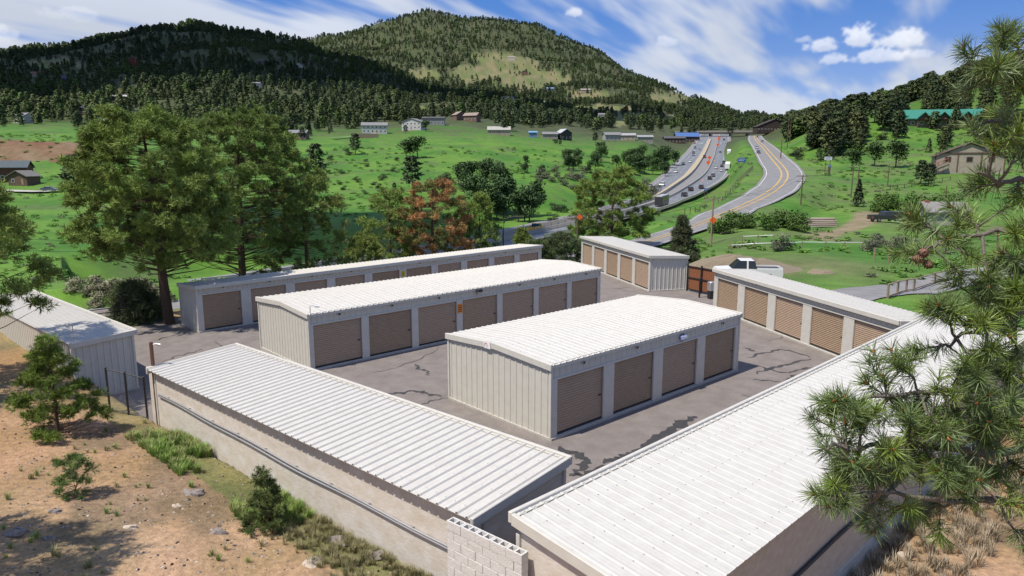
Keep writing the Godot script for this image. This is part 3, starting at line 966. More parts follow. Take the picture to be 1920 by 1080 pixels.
	put(stt, "red_arch", arch.mesh(), M.sign_red)
	security_camera("white security camera on a short mast at the corner of the middle roof", Vector3(-9.45, 2.7, -31.4) + Basis(Vector3.UP, deg_to_rad(42.7)) * Vector3(0.1, 0, 0.02), 0.4, 0.42)
	var dp := py_at(139, 640, 2.2)
	security_camera("thin galvanized camera mast above the shaded shed roof", Vector3(dp.x, 1.9, dp.z), 2.6, 1.0)
	# rusty post with camera at the left end of the pale rear wall
	var pp := Vector3(1.25, 0, -15.75) + Basis(Vector3.UP, deg_to_rad(139)) * Vector3(16.22, 0, -3.0)
	var rp := thing("rusty_post", "rusty steel post with a camera by the left end of the pale wall", "post", Vector3(pp.x, 0.0, pp.z))
	put(rp, "post", one_box(Vector3(-0.05, -0.3, -0.05), Vector3(0.05, 3.35, 0.05), 0.01), M.rust)
	var cm := MB.new()
	cm.tube([Vector3(0.05, 3.25, 0), Vector3(0.2, 3.27, 0), Vector3(0.36, 3.25, 0.02)], [0.02, 0.04, 0.04], 8)
	put(rp, "camera", cm.mesh(), M.galvanized)
	# concrete end block left of the pale wall
	var cb := thing("concrete_end_wall", "stained concrete end wall with pinkish cap beside the rusty post", "wall", Vector3(1.25, 0, -15.75), deg_to_rad(139))
	put(cb, "wall", one_box(Vector3(16.2, -1.2, -2.85), Vector3(17.1, 2.15, -0.1), 0.02), M.stucco)
	put(cb, "cap", one_box(Vector3(16.18, 2.153, -2.9), Vector3(17.15, 2.22, -0.05), 0.01), mottled("pink_cap", lin(0.5, 0.33, 0.27), lin(0.62, 0.5, 0.45), 0.8, 0.9, 61))
	# conduits on the rear walls
	for k in 2:
		var c := thing("conduit", ["upper", "lower"][k] + " of two grey conduits running along the pale rear wall", "pipe", Vector3(1.25, 0, -15.75), deg_to_rad(139))
		var pts: Array = []
		var rad: Array = []
		for i in 40:
			var x := 15.8 - i * 0.405
			pts.append(Vector3(x, 1.5 - 0.085 * k - i * 0.003 + sin(i * 0.5) * 0.02 + sin(i * 0.17 + k) * 0.03, -3.0 - 0.07))
			rad.append(0.028)
		var m := MB.new()
		m.tube(pts, rad, 8)
		put(c, "pipe", m.mesh(), M.galvanized)
		for i in 9:
			put(c, "clip", one_box(Vector3(-0.02, -0.05, -0.01), Vector3(0.02, 0.05, 0.06)), M.galvanized, Transform3D(Basis(), pts[i * 4 + 2] + Vector3(0, 0, 0.0)))
	var c6 := thing("conduit", "dark conduit along the shaded rear wall under the foreground pine", "pipe", Vector3(19.3, 0, -30.6), deg_to_rad(90 - 46.3 + 180))
	var p6: Array = []
	var r6: Array = []
	for i in 30:
		p6.append(Vector3(26.0 - i * 0.8, 1.15 + sin(i * 0.9) * 0.03, -3.25 - 0.08))
		r6.append(0.045)
	var m6 := MB.new()
	m6.tube(p6, r6, 8)
	put(c6, "pipe", m6.mesh(), M.black_metal)
	# broken block wall between the two front buildings
	var bw := thing("block_wall", "whitewashed block wall with open cells on top, between two storage roofs", "wall", Vector3(-0.98, 0, -13.05), deg_to_rad(-40.6))
	var solid := one_box(Vector3(0.004, 0.004, 0.0), Vector3(0.396, 0.196, 0.2), 0.008)
	var hollow := MB.new()
	for q in [[0.004, 0.04, 0.0, 0.2], [0.18, 0.22, 0.0, 0.2], [0.36, 0.396, 0.0, 0.2], [0.04, 0.18, 0.0, 0.035], [0.04, 0.18, 0.165, 0.2], [0.22, 0.36, 0.0, 0.035], [0.22, 0.36, 0.165, 0.2]]:
		hollow.box(Vector3(q[0], 0.004, q[2]), Vector3(q[1], 0.196, q[3]))
	var hm := hollow.mesh()
	var half_block := one_box(Vector3(0.004, 0.004, 0.0), Vector3(0.196, 0.196, 0.2), 0.008)
	for r in 13:
		var x := -0.3
		while x < 1.65:
			var cut := (r % 2 == 1 and x < -0.25) or x > 1.45
			put(bw, "block", half_block if cut else (hm if r >= 11 else solid), M.block, Transform3D(Basis(), Vector3(x, -0.1 + r * 0.2, rng.randf_range(-0.004, 0.004))))
			x += 0.2 if cut else 0.4
	put(bw, "mortar", one_box(Vector3(-0.25, -0.4, 0.02), Vector3(1.68, 2.0, 0.18)), M.concrete)

func sign_on(called: String, label: String, at: Vector3, turn: float, x: float, y: float, w: float, h: float, m: Material) -> void:
	var t := thing(called, label, "sign", at + Basis(Vector3.UP, turn) * Vector3(x, y, 0.04), turn)
	put(t, "board", one_box(Vector3(-w / 2, -h / 2, 0), Vector3(w / 2, h / 2, 0.012), 0.003), m)
	for i in 4:
		put(t, "print", one_box(Vector3(-w * [0.32, 0.4, 0.36, 0.4][i], -0.02, 0.012), Vector3(w * [0.32, 0.4, 0.36, 0.4][i], 0.02, 0.015)), M.black_ink, Transform3D(Basis(), Vector3(0, h * (0.3 - i * 0.2), 0)))

# ------------------------------------------------------------------ yard surface
func yard_mesh(poly: PackedVector2Array, up: float, cell: float) -> ArrayMesh:
	var m := MB.new()
	var lo := Vector2(1e9, 1e9)
	var hi := -lo
	for p in poly:
		lo = lo.min(p)
		hi = hi.max(p)
	var x := lo.x
	while x < hi.x:
		var z := lo.y
		while z < hi.y:
			var sq := PackedVector2Array([Vector2(x, z), Vector2(x + cell, z), Vector2(x + cell, z + cell), Vector2(x, z + cell)])
			for part in Geometry2D.intersect_polygons(sq, poly):
				var id := Geometry2D.triangulate_polygon(part)
				for i in range(0, id.size(), 3):
					var t: Array = []
					for k in 3:
						var v: Vector2 = part[id[i + k]]
						t.append(Vector3(v.x, yard_h(v.x, v.y) + up, v.y))
					m.tri(t[0], t[1], t[2], Vector3.UP)
			z += cell
		x += cell
	return m.mesh()

func yard_h(x: float, z: float) -> float:
	return -0.5 * (1.0 - ss(-16.0, -9.5, x)) * ss(-38.0, -32.0, z)

func make_yard() -> void:
	var poly := PackedVector2Array([Vector2(-15.6, -25.0), Vector2(-22, -31), Vector2(-31, -39), Vector2(-27, -46), Vector2(-19, -42), Vector2(-10, -47), Vector2(4.5, -62), Vector2(6, -68), Vector2(15, -56), Vector2(17, -44), Vector2(23, -31), Vector2(16, -27), Vector2(1.5, -12.8), Vector2(-0.4, -13.7), Vector2(-12.0, -23.8)])
	struct("yard_asphalt", yard_mesh(poly, 0.0, 1.5), M.asphalt)
	# tar seals over the cracks, each traced as a ragged sheet
	var seals := [
		[[1045, 838], [1075, 850], [1100, 862], [1090, 880], [1075, 890]],
		[[1130, 868], [1165, 862], [1190, 850], [1225, 828], [1260, 805], [1285, 790], [1302, 780]],
		[[1068, 893], [1100, 888], [1130, 876], [1155, 872], [1180, 866]],
		[[776, 683], [785, 690], [800, 698], [805, 704]],
		[[715, 742], [745, 738], [775, 733], [800, 738], [830, 742]],
		[[775, 762], [810, 752], [840, 746]],
		[[1400, 672], [1430, 662], [1460, 655], [1480, 657], [1520, 670]],
		[[1415, 700], [1445, 690], [1470, 684], [1518, 672]],
		[[1420, 685], [1450, 695], [1480, 700], [1505, 690], [1540, 690]],
		[[1470, 722], [1478, 710], [1490, 702]],
		[[1412, 712], [1440, 714], [1462, 716]],
		[[1390, 741], [1415, 744], [1440, 745]],
		[[300, 668], [325, 660], [350, 656], [380, 650]],
		[[290, 638], [310, 632], [340, 626]],
		[[1394, 652], [1408, 656], [1418, 659]],
		[[1130, 540], [1160, 541], [1180, 538]],
		[[700, 700], [740, 690], [790, 672], [828, 650]],
		[[1440, 640], [1480, 630], [1530, 640], [1580, 660]],
		[[400, 640], [440, 652], [470, 668]],
		[[1150, 900], [1200, 880], [1260, 850], [1330, 815], [1390, 800]],
	]
	var wid := [0.2, 0.24, 0.16, 0.1, 0.14, 0.05, 0.1, 0.12, 0.1, 0.14, 0.1, 0.07, 0.05, 0.05, 0.12, 0.05, 0.03, 0.035, 0.03, 0.05]
	for i in seals.size():
		var m := MB.new()
		var pts: Array = []
		for q in seals[i]:
			pts.append(py_at(q[0], q[1], 0.0))
		var prev: Array = []
		var steps := 10
		for s in (pts.size() - 1) * steps + 1:
			var k: int = mini(s / steps, pts.size() - 2)
			var f := float(s - k * steps) / steps
			var p: Vector3 = (pts[k] as Vector3).lerp(pts[k + 1], f)
			var d: Vector3 = (pts[k + 1] - pts[k]).normalized()
			var side := Vector3(-d.z, 0, d.x)
			var taper := sqrt(minf(1.0, minf(s + 1, (pts.size() - 1) * steps - s + 1) / 9.0))
			var w: float = wid[i] * taper * (0.75 + 0.8 * nz.get_noise_2d(s * 9.0, i * 50.0))
			var c := p + side * nz.get_noise_2d(s * 7.0 + 300.0, i * 90.0) * 0.22
			var l := c - side * w
			var r := c + side * w * (1.0 + nz.get_noise_2d(s * 16.0, i * 33.0))
			l.y = yard_h(l.x, l.z) + 0.006
			r.y = yard_h(r.x, r.z) + 0.006
			if prev:
				m.quad(prev[0], prev[1], r, l, Vector3.UP)
			prev = [l, r]
		struct("tar_seal", m.mesh(), M.tar)
	# gravel drive right of the pale storage building and the road past the fence
	var drv := MB.new()
	var L := [[1330, 560, 1.0], [1470, 545, 0.0], [1560, 535, 0], [1640, 520, 0], [1720, 503, 0], [1800, 490, 0], [1950, 470, 0]]
	var R := [[1500, 610, 0], [1580, 590, 0], [1660, 556, 0], [1720, 540, 0], [1780, 522, 0], [1860, 505, 0], [2010, 486, 0]]
	for i in L.size() - 1:
		for u in 8:
			for v in 6:
				var q: Array = []
				for e in [[u, v], [u, v + 1], [u + 1, v + 1], [u + 1, v]]:
					var a := py_at(L[i][0], L[i][1], -0.3).lerp(py_at(L[i + 1][0], L[i + 1][1], -0.3), e[0] / 8.0)
					var b := py_at(R[i][0], R[i][1], -0.3).lerp(py_at(R[i + 1][0], R[i + 1][1], -0.3), e[0] / 8.0)
					var p := a.lerp(b, e[1] / 6.0)
					p.y = ground(p.x, p.z) + 0.09
					q.append(p)
				drv.quad(q[0], q[1], q[2], q[3], Vector3.UP)
	struct("driveway", drv.mesh(), M.road)

# ------------------------------------------------------------------ plants
# brush of needles round a short twig along +y, unit size about 1 across
func needle_tuft(n: int, width: float, seed_: int, two: bool) -> ArrayMesh:
	var r := RandomNumberGenerator.new()
	r.seed = seed_
	var m := MB.new()
	for i in n:
		var y := r.randf_range(-0.25, 0.18)
		var az := r.randf() * TAU
		var open := deg_to_rad(lerpf(18.0, 95.0, pow(r.randf(), 0.7)))
		if y > 0.05:
			open *= 0.75
		var d := Vector3(cos(az) * sin(open), cos(open), sin(az) * sin(open))
		var len := r.randf_range(0.36, 0.56)
		var s := d.cross(Vector3(r.randf() - 0.5, r.randf() - 0.5, r.randf() - 0.5)).normalized() * width
		var p := Vector3(0, y, 0)
		var k := r.randf_range(0.75, 1.2)
		m.col = Color(k, k, k * r.randf_range(0.8, 1.1))
		if two:
			var mid := p + d * len * 0.6
			var tip := p + d * len + Vector3(0, -0.05, 0) * r.randf()
			m.quad(p - s, p + s, mid + s, mid - s)
			m.tri(mid - s, mid + s, tip)
		else:
			m.tri(p - s, p + s, p + d * len)
	return m.mesh()


func multi(parent: Node, called: String, mesh: Mesh, where: Array, colors: Array, mat_: Material) -> MultiMeshInstance3D:
	var mm := MultiMesh.new()
	mm.transform_format = MultiMesh.TRANSFORM_3D
	mm.use_colors = true
	mm.mesh = mesh
	mm.instance_count = where.size()
	for i in where.size():
		mm.set_instance_transform(i, where[i])
		mm.set_instance_color(i, colors[i])
	var o := MultiMeshInstance3D.new()
	o.name = called
	o.multimesh = mm
	o.material_override = mat_
	parent.add_child(o, true)
	return o

func aim(d: Vector3, spin: float, s: float) -> Basis:
	var y := d.normalized()
	var x := y.cross(Vector3.FORWARD if absf(y.z) < 0.9 else Vector3.RIGHT).normalized()
	return (Basis(x, y, x.cross(y)) * Basis(Vector3.UP, spin)).scaled_local(Vector3.ONE * s)

# a ponderosa pine: bare lower trunk, limbs, tufts gathered in clumps at the limb ends
func ponderosa(label: String, at: Vector3, o: Dictionary) -> Node3D:
	var H: float = o.H
	var R: float = o.R
	var lo: float = o.get("lo", 0.3)
	var limbs: int = o.get("limbs", 44)
	var per: int = o.get("per", 22)
	var lean: Vector3 = o.get("lean", Vector3.ZERO)
	var tuft_size: float = o.get("tuft", 0.6)
	var tone: Vector3 = o.get("tone", Vector3(0.2, 0.275, 0.055))
	var tone2: Vector3 = o.get("tone2", tone)
	var conic: float = o.get("conic", 0.0)
	var r := RandomNumberGenerator.new()
	r.seed = o.get("seed", 1)
	var t := thing(o.get("called", "pine_tree"), label, "tree", at, 0.0, o.get("group", ""))
	var tr := MB.new()
	var rad: float = o.get("trunk", H * 0.024)
	var pts: Array = []
	var rr: Array = []
	for i in 13:
		var k := i / 12.0
		pts.append(lean * k * H + Vector3(nz.get_noise_2d(k * 40.0, r.seed * 7.0), 0, nz.get_noise_2d(k * 40.0, 90.0 + r.seed)) * 0.5 * k + Vector3(0, k * H * 0.97 - 0.3 * (1 - k), 0))
		rr.append(rad * (1.0 - 0.9 * k) * (1.25 if i == 0 else 1.0))
	tr.tube(pts, rr, 10)
	put(t, "trunk", tr.mesh(), M.bark)
	var lb := MB.new()
	var where: Array = []
	var colors: Array = []
	for i in limbs * 4:
		var u := pow(r.randf(), 0.9 + conic * 0.5)
		var dome := sqrt(maxf(0.0, 1.0 - pow(maxf(0.0, u - 0.3) / 0.71, 2.3))) * (0.8 + 0.2 * minf(1.0, u / 0.3))
		var prof := lerpf(dome, 1.02 - u, conic)
		var az := i * 2.39996 + r.randf_range(-0.4, 0.4)
		var lump := 1.0 + 0.42 * nz.get_noise_3d(cos(az) * 45.0 + r.seed * 31.0, u * 90.0, sin(az) * 45.0)
		var reach := maxf(0.12, R * prof * lump * lerpf(0.35, 1.0, pow(r.randf(), 0.42)))
		var k := lo + (1.0 - lo) * u
		var out := Vector3(cos(az), 0, sin(az))
		var fi := clampf(k - 0.1 * reach / R * (1.0 - u), 0.03, 0.97) * 12.0
		var j := mini(int(fi), 11)
		var root: Vector3 = (pts[j] as Vector3).lerp(pts[j + 1], fi - j)
		var ctr := root + out * reach
		ctr.y = k * H + r.randf_range(-0.03, 0.03) * H - 0.04 * reach
		lb.tube([root, root.lerp(ctr, 0.55) + Vector3(0, -reach * 0.05, 0), ctr], [rad * 0.1 * (1.1 - u) + 0.006, rad * 0.05 * (1.1 - u) + 0.004, 0.004], 4, false)
		var cr: float = r.randf_range(0.34, 0.6) * o.get("clump", 1.0)
		var shade := r.randf_range(0.75, 1.25)
		var mix := 0.0
		if o.has("dying"):
			mix = clampf(0.6 + nz.get_noise_3d(ctr.x * 16.0, ctr.y * 16.0, ctr.z * 16.0) * 2.6 + r.randf_range(-0.3, 0.3), 0.0, 1.0)
		for q in per:
			var d := Vector3(r.randfn(), r.randfn() * 0.8 + 0.35, r.randfn()).normalized()
			var p := ctr + d * cr * Vector3(1.0, 0.75, 1.0) * pow(r.randf(), 0.4)
			where.append(Transform3D(aim(d + out * 0.5 + Vector3(0, 0.45, 0), r.randf() * TAU, tuft_size * r.randf_range(0.75, 1.25)), p))
			var v := shade * r.randf_range(0.7, 1.3)
			var cc := tone.lerp(tone2, mix) * v
			colors.append(Color(cc.x, cc.y, cc.z))
	put(t, "limbs", lb.mesh(), M.bark).set_meta("kind", "stuff")
	put(t, "crown", crown_mesh(where, colors, o.get("needles", 13)), M.needle)
	return t

# join tufts into one mesh; colours are gathered into a few tones so that each tone's tuft is made once
func crown_mesh(where: Array, colors: Array, needles: int) -> ArrayMesh:
	var st := SurfaceTool.new()
	st.begin(Mesh.PRIMITIVE_TRIANGLES)
	var made := {}
	for i in where.size():
		var c: Color = colors[i]
		var key := "%d_%d_%d_%d" % [int(c.r * 40), int(c.g * 40), int(c.b * 60), i % 2]
		if not made.has(key):
			var a := (tuft_sets[needles][i % 2] as ArrayMesh).surface_get_arrays(0)
			var cc: PackedColorArray = a[Mesh.ARRAY_COLOR]
			for k in cc.size():
				cc[k] = Color(cc[k].r * c.r, cc[k].g * c.g, cc[k].b * c.b)
			a[Mesh.ARRAY_COLOR] = cc
			a[Mesh.ARRAY_TEX_UV] = null
			var am := ArrayMesh.new()
			am.add_surface_from_arrays(Mesh.PRIMITIVE_TRIANGLES, a)
			made[key] = am
		st.append_from(made[key], 0, where[i])
	return st.commit()

var tuft_sets := {}

# crown of loose leaf faces for trees seen from far off; unit height, base at 0
func far_crown(kind: String, n: int, size: float, seed_: int) -> ArrayMesh:
	var r := RandomNumberGenerator.new()
	r.seed = seed_
	var m := MB.new()
	var lobes: Array = []
	for i in 9:
		lobes.append([Vector3(r.randf_range(-0.2, 0.2), r.randf_range(0.3, 0.86), r.randf_range(-0.2, 0.2)), r.randf_range(0.13, 0.22)])
	for i in n:
		var p: Vector3
		var out: Vector3
		if kind == "fir" or kind == "pine":
			var t := pow(r.randf(), 0.85)
			var lo := 0.06 if kind == "fir" else 0.22
			var y := lerpf(lo, 1.0, t)
			var prof := (1.0 - t) * 0.21 + 0.012 if kind == "fir" else 0.235 * sqrt(maxf(0.0, 1.0 - pow(absf(t - 0.36) / 0.66, 2.2)))
			var az := r.randf() * TAU
			prof *= 0.8 + 0.35 * sin(az * 3.0 + y * 23.0 + seed_) * 0.6 + 0.2 * sin(y * 41.0)
			out = Vector3(cos(az), 0, sin(az))
			p = out * prof * sqrt(r.randf_range(0.25, 1.0)) + Vector3(0, y, 0)
		else:
			var l: Array = lobes[i % lobes.size()]
			out = Vector3(r.randfn(), r.randfn() * 0.8 + 0.15, r.randfn()).normalized()
			p = l[0] + out * l[1] * pow(r.randf(), 0.35)
			if kind == "shrub":
				p.y = maxf(0.02, (p.y - 0.2) * 1.2)
				p.x *= 1.7
				p.z *= 1.7
		var side := out.cross(Vector3(r.randfn(), r.randfn() + 1.0, r.randfn())).normalized()
		var up := (out * r.randf_range(0.4, 1.0) + Vector3(0, r.randf_range(-0.6, 0.5), 0)).normalized()
		var s := size * r.randf_range(0.6, 1.3)
		var k := r.randf_range(0.65, 1.35)
		m.col = Color(k, k, k)
		m.tri(p - side * s * 0.6 - up * s * 0.3, p + side * s * 0.6 - up * s * 0.3, p + up * s, (out + Vector3(0, 0.5, 0) + side * r.randf_range(-0.4, 0.4)).normalized())
	return m.mesh()

func trunk_mesh(h: float, r: float) -> ArrayMesh:
	var m := MB.new()
	m.tube([Vector3(0, -0.05, 0), Vector3(0, h * 0.5, 0.005), Vector3(0, h, 0)], [r * 1.2, r * 0.8, r * 0.2], 6, false)
	return m.mesh()

var proto := {}

func far_tree(kind: String, label: String, at: Vector3, h: float, group: String, tone: Color, wide := 1.0) -> Node3D:
	var key := "%s%d" % [kind, rng.randi() % 3]
	var called: String = {"pine": "pine_tree", "fir": "fir_tree", "leafy": "leafy_tree", "shrub": "shrub"}[kind]
	var t := thing(called, label, "shrub" if kind == "shrub" else "tree", at, rng.randf() * TAU, group)
	t.scale = Vector3(h * wide, h, h * wide)
	put(t, "crown", proto[key], tint(tone), Transform3D())
	put(t, "trunk", proto.trunk, M.bark)
	return t

func tint(c: Color) -> StandardMaterial3D:
	var q := "leaf_%d_%d_%d" % [int(c.r * 100), int(c.g * 100), int(c.b * 100)]
	if not M.has(q):
		leaf(q, c.linear_to_srgb(), Color(c.r * 0.5, c.g * 0.6, c.b * 0.4).linear_to_srgb())
	return M[q]

func make_protos() -> void:
	for i in 3:
		if i < 2:
			for n in [13, 20]:
				if not tuft_sets.has(n):
					tuft_sets[n] = []
				tuft_sets[n].append(needle_tuft(n, 0.038 if n == 13 else 0.028, 40 + i, false))
	for i in 3:
		proto["pine%d" % i] = far_crown("pine", 900, 0.05, 60 + i)
		proto["fir%d" % i] = far_crown("fir", 800, 0.05, 70 + i)
		proto["leafy%d" % i] = far_crown("leafy", 1300, 0.042, 80 + i)
		proto["shrub%d" % i] = far_crown("shrub", 900, 0.06, 90 + i)
		proto["low%d" % i] = far_crown("fir" if i == 1 else "pine", 420, 0.07, 100 + i)
	proto.trunk = trunk_mesh(0.75, 0.018)

func make_trees() -> void:
	var g := "large pines round the storage yard"
	ponderosa("large spreading pine with bare dark trunk beside the longest storage building", Vector3(-20.9, -0.4, -41.3), {"H": 12.9, "R": 4.6, "lo": 0.35, "limbs": 84, "per": 36, "trunk": 0.34, "lean": Vector3(-0.045, 0, 0), "seed": 11, "group": g})
	ponderosa("large round-crowned pine behind the longest storage building", Vector3(-21.6, -2.2, -54.5), {"H": 15.6, "R": 6.2, "lean": Vector3(0.04, 0, 0), "lo": 0.28, "limbs": 90, "per": 36, "trunk": 0.36, "seed": 12, "group": g, "tone": Vector3(0.17, 0.24, 0.05)})
	ponderosa("half-hidden pine right of the round-crowned pine", Vector3(-17.2, -2.0, -57.5), {"H": 10.4, "R": 4.4, "lo": 0.16, "limbs": 34, "per": 18, "seed": 13, "group": g, "tone": Vector3(0.19, 0.225, 0.055)})
	ponderosa("pine shading the small shed roof", Vector3(-22.4, -0.3, -26.8), {"H": 10.2, "R": 3.7, "lo": 0.38, "limbs": 44, "per": 26, "tuft": 0.5, "seed": 14, "group": g})
	ponderosa("pine with clumps of rust-brown needles behind the longest storage roof", Vector3(-8.7, -2.2, -76.0), {"H": 10.0, "R": 4.3, "lo": 0.2, "limbs": 52, "per": 30, "seed": 15, "dying": true, "tone": Vector3(0.2, 0.21, 0.06), "tone2": Vector3(0.42, 0.22, 0.09), "group": g})
	ponderosa("green pine left of the rust-brown pine", Vector3(-13.6, -2.2, -77.0), {"H": 9.0, "R": 3.5, "lo": 0.15, "limbs": 36, "per": 18, "seed": 16, "group": g})
	ponderosa("slender green pine right of the rust-brown pine", Vector3(-3.6, -2.2, -78.0), {"H": 8.2, "R": 2.6, "lo": 0.12, "limbs": 34, "per": 16, "conic": 0.4, "seed": 17, "group": g})
	ponderosa("broad pine before the highway, behind the five-door building", Vector3(13.4, -2.4, -92.0), {"H": 11.2, "R": 5.6, "lo": 0.2, "limbs": 60, "per": 34, "tuft": 0.75, "seed": 18, "group": g})
	ponderosa("pine casting shade on the dirt bank beside the yard", Vector3(-14.5, 0.9, -11.5), {"H": 9.0, "R": 3.0, "limbs": 30, "per": 16, "seed": 19, "group": g})
	# bright young conifers and junipers
	ponderosa("bright yellow-green bush pine behind the longest storage roof", Vector3(-15.2, -2.0, -70.0), {"H": 4.3, "R": 2.6, "lo": 0.03, "limbs": 30, "per": 16, "conic": 0.3, "seed": 21, "tone": Vector3(0.2, 0.25, 0.05), "called": "young_pine"})
	ponderosa("bright cone-shaped young pine by the curved street lamp", Vector3(1.0, -2.2, -78.0), {"H": 4.6, "R": 1.9, "lo": 0.03, "limbs": 34, "per": 14, "conic": 0.85, "seed": 22, "tone": Vector3(0.18, 0.24, 0.05), "called": "young_pine"})
	ponderosa("small bright young pine left of the curved street lamp", Vector3(-2.0, -2.2, -72.0), {"H": 2.8, "R": 1.3, "lo": 0.03, "limbs": 22, "per": 12, "conic": 0.7, "seed": 23, "tone": Vector3(0.2, 0.26, 0.05), "called": "young_pine"})
	ponderosa("grey-green juniper beside the frontage road, behind the five-door building", Vector3(18.6, -1.2, -75.5), {"H": 4.9, "R": 1.9, "lo": 0.02, "limbs": 44, "per": 16, "conic": 0.8, "seed": 24, "tone": Vector3(0.085, 0.105, 0.045), "called": "juniper"})
	ponderosa("round dark juniper behind the wire fence", Vector3(5.6, -1.8, -77.0), {"H": 3.6, "R": 2.4, "lo": 0.02, "limbs": 40, "per": 16, "seed": 25, "tone": Vector3(0.09, 0.12, 0.05), "called": "juniper"})
	ponderosa("low juniper left of the round dark juniper", Vector3(2.9, -1.8, -76.0), {"H": 3.0, "R": 1.7, "lo": 0.02, "limbs": 26, "per": 14, "seed": 26, "tone": Vector3(0.1, 0.14, 0.05), "called": "juniper"})
	ponderosa("leafy juniper at the foot of the large spreading pine", Vector3(-23.3, -0.6, -42.0), {"H": 2.9, "R": 1.4, "lo": 0.02, "limbs": 34, "per": 14, "seed": 27, "tone": Vector3(0.12, 0.15, 0.06), "called": "juniper"})
	# young pines on the bank
	var p1 := seen_ground(108, 812)
	ponderosa("young open pine on the dirt bank before the small shed", Vector3(p1.x, ground(p1.x, p1.z), p1.z), {"H": 3.4, "R": 1.4, "lo": 0.1, "limbs": 22, "per": 18, "tuft": 0.34, "needles": 20, "clump": 0.5, "conic": 0.75, "trunk": 0.075, "seed": 31, "tone": Vector3(0.15, 0.22, 0.03), "called": "young_pine"})
	var p2 := seen_ground(500, 992)
	ponderosa("knee-high dark young pine by the pale rear wall", Vector3(p2.x, ground(p2.x, p2.z), p2.z), {"H": 1.6, "R": 0.62, "lo": 0.06, "limbs": 16, "per": 9, "tuft": 0.27, "needles": 20, "clump": 0.24, "conic": 0.8, "trunk": 0.03, "seed": 32, "tone": Vector3(0.11, 0.15, 0.04), "called": "young_pine"})
	var p3 := seen_ground(137, 930)
	ponderosa("small bushy young juniper on the bare dirt bank", Vector3(p3.x, ground(p3.x, p3.z), p3.z), {"H": 1.1, "R": 0.5, "lo": 0.04, "limbs": 13, "per": 9, "tuft": 0.2, "needles": 20, "clump": 0.25, "trunk": 0.02, "seed": 33, "tone": Vector3(0.13, 0.2, 0.05), "called": "juniper"})

